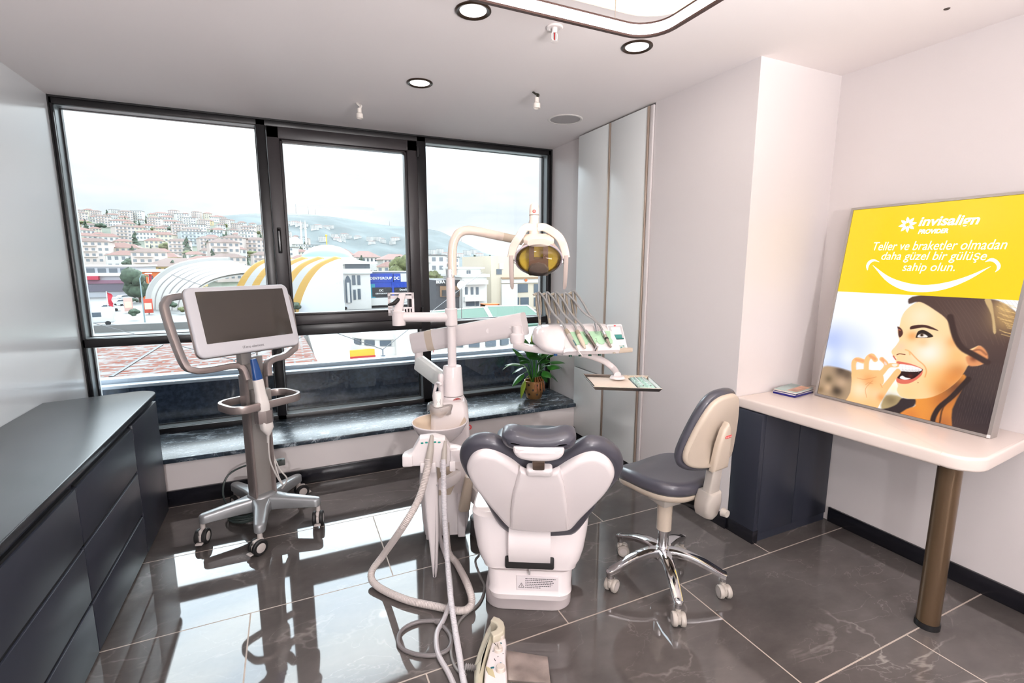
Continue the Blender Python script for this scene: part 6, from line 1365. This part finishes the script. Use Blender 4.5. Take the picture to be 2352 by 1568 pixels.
block('mall', 'long shopping building with a red awning at the left end of the view', 166, 312, 612, 178, 24, om('pale glass facade', (196, 200, 208)), [(x, x+20, 616, 626) for x in range(172, 300, 26)], ow, parts=[(166, 230, 634, 642, om('crimson awning', (200, 60, 84)), 'awning', 1.5), (166, 312, 627, 633, ow, 'fascia', .8), (166, 312, 644, 650, om('plum band', (150, 110, 130)), 'sign_band', .6), (170, 310, 653, 668, om('shaded shopfront', (120, 116, 130)), 'shopfront', .3)])
block('orange_shop', 'orange two-storey shop building beside the shopping mall', 312, 370, 624, 166, 16, o_, [(318, 330, 633, 641), (342, 352, 633, 641), (318, 366, 654, 668)], ow)
def roofed(name, lab, px0, px1, pyt, pyr, Y, depth, m, rm, wins):
    t = block(name, lab, px0, px1, pyt, Y, depth, m, wins); a, b = aty(px0, pyt, Y), aty(px1, pyt, Y); zr = aty(px0, pyr, Y+depth/2).z; q = min(depth/2, (b.x-a.x)*.3); ym = Y+depth/2
    A = [(a.x-1, Y-1, a.z), (b.x+1, Y-1, a.z), (b.x+1, Y+depth+1, a.z), (a.x-1, Y+depth+1, a.z)]; B = [(a.x+q, ym-.1, zr), (b.x-q, ym-.1, zr), (b.x-q, ym+.1, zr), (a.x+q, ym+.1, zr)]
    MB().loft([A, B]).build('roof', rm, t, True, 0); return t
roofed('long_building', 'long yellow building under a wide brown hipped roof behind the palms', 330, 452, 612, 592, 205, 22, om('yellow render', (236, 208, 140)), obr, [(x, x+7, 616, 624) for x in range(338, 448, 13)])
roofed('red_roof_block', 'long white block with a red roof left of the turquoise dome', 880, 950, 596, 583, 240, 20, ow, ored, [(x, x+4, 598, 605) for x in range(884, 948, 9)]); roofed('red_roof_block', 'white block with a red roof just right of the turquoise dome', 770, 812, 586, 571, 260, 20, ow, ored, [(x, x+4, 589, 596) for x in range(774, 810, 8)]); roofed('red_roof_block', 'white block with a red roof and two rows of windows left of the lamp pole', 812, 872, 590, 576, 270, 22, ow, ored, [(x, x+4, 593, 600) for x in range(816, 870, 9)]); roofed('red_roof_block', 'white block with a red roof behind the bushy olive tree', 984, 1030, 606, 596, 190, 16, ow, ored, [(x, x+4, 609, 616) for x in range(988, 1028, 9)])
for px0, px1, lab in ((234, 276, 'white striped apartment slab, the left one of two on the lower slope'), (282, 321, 'white striped apartment slab, the right one of two on the lower slope')): block('apartment_slab', lab, px0, px1, 577, 330, 14, ow, [(px0+2+7*k, px0+5+7*k, 579, 600) for k in range(int((px1-px0)/7))], ored)
m_ = thing('mosque', 'small white mosque with two slim minarets on the slope', 'mosque', tuple(aty(678, 560, 520)))
MB().lathe([(0, -9), (7, -9), (7, -1), (6.4, .5), (5, 4), (2.4, 6.2), (0, 7)], (0, 0, 0), 'z', 18).build('domed_hall', ow, m_)
for dx in (6, 10): MB().lathe([(0, -12), (1, -12), (.9, 14), (1.3, 14.3), (1.3, 15), (.8, 15.2), (.7, 19), (0, 23)], (dx, 0, 0), 'z', 10).build('minaret', ow, m_)
ma = om('grey mast', (150, 156, 164))
for px, h in ((688, 22), (716, 18), (731, 14), (898, 12), (1060, 10)):
    a = az(px); d = 2790; t = thing('mast', 'thin radio mast on the far ridge', 'mast', (d*math.sin(a), d*math.cos(a), far_z(a, d)), 0, 'radio masts on the ridge'); MB().cyl((0, 0, 0), (0, 0, h*2.2), 1.1, .5, n=5).build('pole', ma, t)
# ------------------------------------------------------------------ street things
def flag(px, pyb, pyt, lab, long=True):
    b = atz(px, pyb, G); h = aty(px, pyt, b.y).z-G; t = thing('flag', lab, 'flag', (b.x, b.y, G)); MB().cyl((0, 0, 0), (0, 0, h), .09, .05, n=6).build('pole', ow, t)
    w = .8; MB().loft([[(.1, .06*math.sin(k), h-.2-k*h*.06) for k in range(8)], [(.1+w*(.7+.1*math.sin(k*1.7)), .25*math.sin(k*1.3), h-.5-k*h*.06) for k in range(8)]], False, False, closed=False).build('cloth', om('red flag cloth', (206, 44, 64)), t)
flag(347, 690, 626, 'tall red flag on a pole beside the big dark tree'); flag(253, 740, 668, 'red flag on a pole at the left of the car park'); flag(1157, 711, 647, 'red flag on a pole in front of the beige office block')
def post(px, pyb, pyt, lab):
    b = atz(px, pyb, G); h = aty(px, pyt, b.y).z-G; t = thing('street_lamp', lab, 'street lamp', (b.x, b.y, G)); MB().tube([(0, 0, 0), (0, 0, h*.9), (.25, 0, h*.97), (1.0, 0, h)], [.12, .09, .07, .06], 7).build('pole', om('pale blue grey steel', (150, 172, 178), .4), t); MB().box((.8, -.18, h-.08), (1.7, .18, h+.08), .05).build('lamp_head', ow, t)
post(333, 740, 628, 'pale steel street lamp right of the big dark tree'); post(240, 668, 612, 'thin street lamp in front of the shopping mall')
def car_mesh():
    b = MB(); sec = [(-2.1, .55), (-2.15, .8), (-1.9, 1.0), (-1.1, 1.05), (-.55, 1.45), (.7, 1.48), (1.45, 1.05), (2.05, .95), (2.15, .7), (2.1, .4), (-2.0, .35)]
    b.loft([[(x*k, y, .35+(z-.35)*(1 if abs(y) < .8 else .93)) for x, z in sec] for y, k in ((-.86, .98), (-.75, 1), (.75, 1), (.86, .98))]); return b
cw = om('white car paint', (236, 238, 240), .2); rb2 = om('tyre black', (40, 40, 42), .7)
def car(px, py, lab, rz=0):
    b = atz(px, py, G); t = thing('parked_car', lab, 'car', (b.x, b.y, G), rz, 'parked cars'); car_mesh().build('body', cw, t, smooth=40)
    MB().loft([[(x, y, z) for x, z in ((-.98, 1.06), (-.52, 1.38), (.66, 1.40), (1.30, 1.06))] for y in (-.875, .875)]).build('side_glass', owin, t, smooth=0)
    for x in (-1.35, 1.35):
        for y in (-.78, .78): MB().lathe([(0, -.11), (.2, -.11), (.32, -.1), (.32, .1), (.2, .11), (0, .11)], (x, y, .32), 'y', 14).build('wheel', rb2, t)
for a in ((735, 717, 'white car parked nearest the striped hall', .1), (756, 714, 'white car second along from the striped hall', .1), (777, 711, 'white car parked under the arch windows', .1), (818, 706, 'white car at the far end of the row under the arch windows', .1), (247, 715, 'pale car alone on the left car park', .3), (272, 702, 'white car behind the red flag', .9), (282, 690, 'white car farthest up the left car park', .9), (1102, 690, 'white car between the two right-hand shop buildings', 1.2)): car(*a)
b = atz(222, 747, G); t = thing('parked_van', 'white van at the lower left corner of the car park', 'van', (b.x, b.y, G), .1); MB().box((-2.6, -1, .4), (2.4, 1, 2.6), .25, 3).build('body', cw, t); MB().box((-2.0, -1.03, 1.4), (-.6, -.9, 2.1)).box((-.2, -1.03, 1.4), (.9, -.9, 2.1)).build('window', owin, t, smooth=0)
for x in (-1.6, 1.6): MB().lathe([(0, -.12), (.36, -.1), (.36, .1), (0, .12)], (x, -.9, .36), 'y', 14).build('wheel', rb2, t)
for px, py, lab in ((343, 722, 'red and orange advertising totem on the pavement'), (297, 718, 'pale pink advertising totem left of the orange one')):
    b = atz(px, py, G); t = thing('totem', lab, 'totem sign', (b.x, b.y, G)); MB().box((-.7, -.12, .3), (.7, .12, 3.0), .03).build('board', om('red poster', (214, 86, 66)) if px > 320 else om('pink poster', (236, 190, 180)), t); MB().box((-.55, -.14, 1.0), (.55, -.11, 2.2)).build('panel', om('cream poster', (240, 226, 200)), t, smooth=0); MB().box((-.1, -.1, 0), (.1, .1, .3)).build('foot', ogr, t, smooth=0)
for i, (px, py) in enumerate(((310, 700), (352, 706), (391, 719), (420, 722), (310, 735), (445, 702))):
    b = atz(px, py, G); place(tm_[1 + i % 2], b.x, b.y, G, 'low shrub on the planted strip by the car park', 'shrub', 'shrubs by the car park', i, .22+.05*(i % 3), 'shrub')
w0, w1 = atz(180, 765, G), atz(640, 757, G); struct(MB().box((w0.x-5, w0.y-.6, G), (w1.x, w0.y, G+1.0)).build('kerb', ogr, smooth=0))
# ------------------------------------------------------------------ close neighbours: tiled terrace, green roofs, round turret fronts
def brick_roof():
    m = bpy.data.materials.new('red and white speckled roof tiles'); m.use_nodes = True; nt = m.node_tree; b = nt.nodes['Principled BSDF']; b.inputs['Roughness'].default_value = .8; b.inputs['Specular IOR Level'].default_value = .1
    tc = nt.nodes.new('ShaderNodeTexCoord'); br = nt.nodes.new('ShaderNodeTexBrick'); br.inputs['Scale'].default_value = 1.0; br.inputs['Brick Width'].default_value = .8; br.inputs['Row Height'].default_value = .42; br.inputs['Mortar Size'].default_value = .05
    br.inputs['Color1'].default_value = (*lin((112, 56, 42)), 1); br.inputs['Color2'].default_value = (*lin((124, 74, 58)), 1); br.inputs['Mortar'].default_value = (*lin((112, 108, 106)), 1); nt.links.new(tc.outputs['Object'], br.inputs['Vector'])
    no = nt.nodes.new('ShaderNodeTexNoise'); no.inputs['Scale'].default_value = 1.3; no.inputs['Detail'].default_value = 6; mp = nt.nodes.new('ShaderNodeMapping'); mp.inputs['Scale'].default_value = (.8, 2.2, 1); nt.links.new(tc.outputs['Object'], mp.inputs[0]); nt.links.new(mp.outputs[0], no.inputs['Vector'])
    cr = nt.nodes.new('ShaderNodeValToRGB'); cr.color_ramp.elements[0].position = .48; cr.color_ramp.elements[1].position = .56; nt.links.new(no.outputs[0], cr.inputs[0])
    mx = nt.nodes.new('ShaderNodeMix'); mx.data_type = 'RGBA'; mx.inputs[7].default_value = (*lin((134, 130, 128)), 1); nt.links.new(cr.outputs[0], mx.inputs[0]); nt.links.new(br.outputs[0], mx.inputs[6]); nt.links.new(mx.outputs[2], b.inputs['Base Color'])
    zr = -3.0; c = [atz(735, 838, zr), atz(690, 764, zr)]; far = atz(300, 776, zr).y
    t = thing('tiled_terrace', 'flat red and white tiled terrace roof just beyond the parapet', 'terrace', (-6, 16, zr)); o = [(-26, 5.2), (c[0].x-1.0, 5.2), (c[0].x, c[0].y), (c[1].x, far), (-26, far)]
    MB().pad(o, zr-.3, zr, 0, 0, None, 1).build('tiles', m, t, True, 0); MB().box((c[0].x-.1, 5.2, zr-5), (c[0].x+.5, far, zr-.02)).box((-26, far, zr-5), (c[0].x+.5, far+.4, zr+.05)).build('edge_wall', ow, t, True, 0)
    g = thing('drain_channel', 'dark drain line running across the tiled terrace', 'drain', (-4, 15, zr)); a, e = atz(255, 866, zr), atz(372, 792, zr); MB().tube([a+Vector((0, 0, .02)), e+Vector((0, 0, .02))], 1, 6, flat=(.16, .05), up=(0, 0, 1)).build('channel', oblk, g, True, 0)
brick_roof()
gg = om('green glass roof', (128, 172, 150), .7, .62, spec=.1)
def greenroof(pts, z0, z1, lab):
    P = [atz(x, y, z) for x, y, z in zip([p[0] for p in pts], [p[1] for p in pts], (z0, z0, z1, z1))]; c = sum(P, Vector())/4; t = thing('green_roof', lab, 'roof', tuple(c))
    MB().loft([[tuple(p-Vector((0, 0, .15))) for p in P], [tuple(p) for p in P]]).build('panel', gg, t, True, 0); MB().tube([P[0], P[3]], .12, 6).tube([P[2], P[3]], .10, 6).tube([P[1], P[2]], .10, 6).build('white_edge', ow, t, True)
greenroof([(960, 772), (1140, 752), (1112, 706), (985, 716)], -3.4, -2.6, 'green glass roof with white edges left of the beam arm'); greenroof([(1142, 752), (1262, 742), (1212, 702), (1116, 704)], -3.4, -2.6, 'green glass roof with white edges below the beige office block')
def turret(px, pyt, pyb, Y, r, lab):
    c = aty(px, pyt, Y); z1 = c.z; z0 = aty(px, pyb, Y).z; t = thing('round_turret', lab, 'turret', (c.x, Y, z0)); h = z1-z0
    MB().lathe([(0, -6), (r*.86, -6), (r*.86, h*.02), (r, h*.04), (r, h*.48), (r*.96, h*.5), (r*.96, h*.74), (r, h*.76), (r, h), (0, h)], (0, 0, 0), 'z', 40).build('wall', ow, t)
    for k in range(-3, 4):
        a = R(-90+k*22); MB().cb((0, 0, h*.62), (r*.24, .12, h*.20), M=Matrix.Translation((r*.97*math.cos(a), r*.97*math.sin(a), 0)) @ Matrix.Rotation(a+math.pi/2, 4, 'Z')).build('window', owin, t, smooth=0)
        MB().cb((0, 0, -.6), (r*.2, .12, 1.0), M=Matrix.Translation((r*.86*math.cos(a), r*.86*math.sin(a), 0)) @ Matrix.Rotation(a+math.pi/2, 4, 'Z')).build('window', owin, t, smooth=0)
turret(1092, 752, 812, 24, 2.2, 'white rounded turret front below the beam arm, nearest the plant'); turret(905, 752, 806, 30, 2.6, 'white rounded turret front between the scanner and the lamp pole')
lk = aty(980, 745, 26); t = thing('link_wing', 'white wing wall joining the two round turrets', 'building', (lk.x, 27, -6)); MB().box((-1.5, 0, -3), (1.2, 8, lk.z+6-.3)).build('wall', ow, t, smooth=0); MB().cyl((.6, -.3, -3), (.6, -.3, lk.z+6), .08, n=8).build('red_downpipe', om('red downpipe', (206, 60, 70)), t, label='red downpipe')
a = aty(838, 812, 28); t = thing('yellow_red_fascia', 'short yellow and red shop fascia at the foot of the turret', 'shop sign', (a.x, 28, a.z)); MB().box((-.8, -.1, -.1), (.8, .1, .25)).build('yellow_board', om('yellow board', (250, 196, 60)), t, smooth=0); MB().box((-.8, -.12, -.35), (.8, .08, -.1)).build('red_board', om('red board', (206, 60, 60)), t, smooth=0)

c = aty(1060, 655, 30); t = thing('satellite_dish', 'white satellite dish beside the lamp pole, above the green glass roof', 'dish', (c.x, 30, c.z)); MB().lathe([(0, .04), (.16, .02), (.28, -.04), (.285, -.05), (.16, 0), (0, .015)], (0, 0, 0), 'y', 24, Matrix.Rotation(R(8), 4, 'X')).build('reflector', ow, t); MB().cyl((0, .05, 0), (0, .1, -2.2), .03, n=8).build('mast', ogr, t)
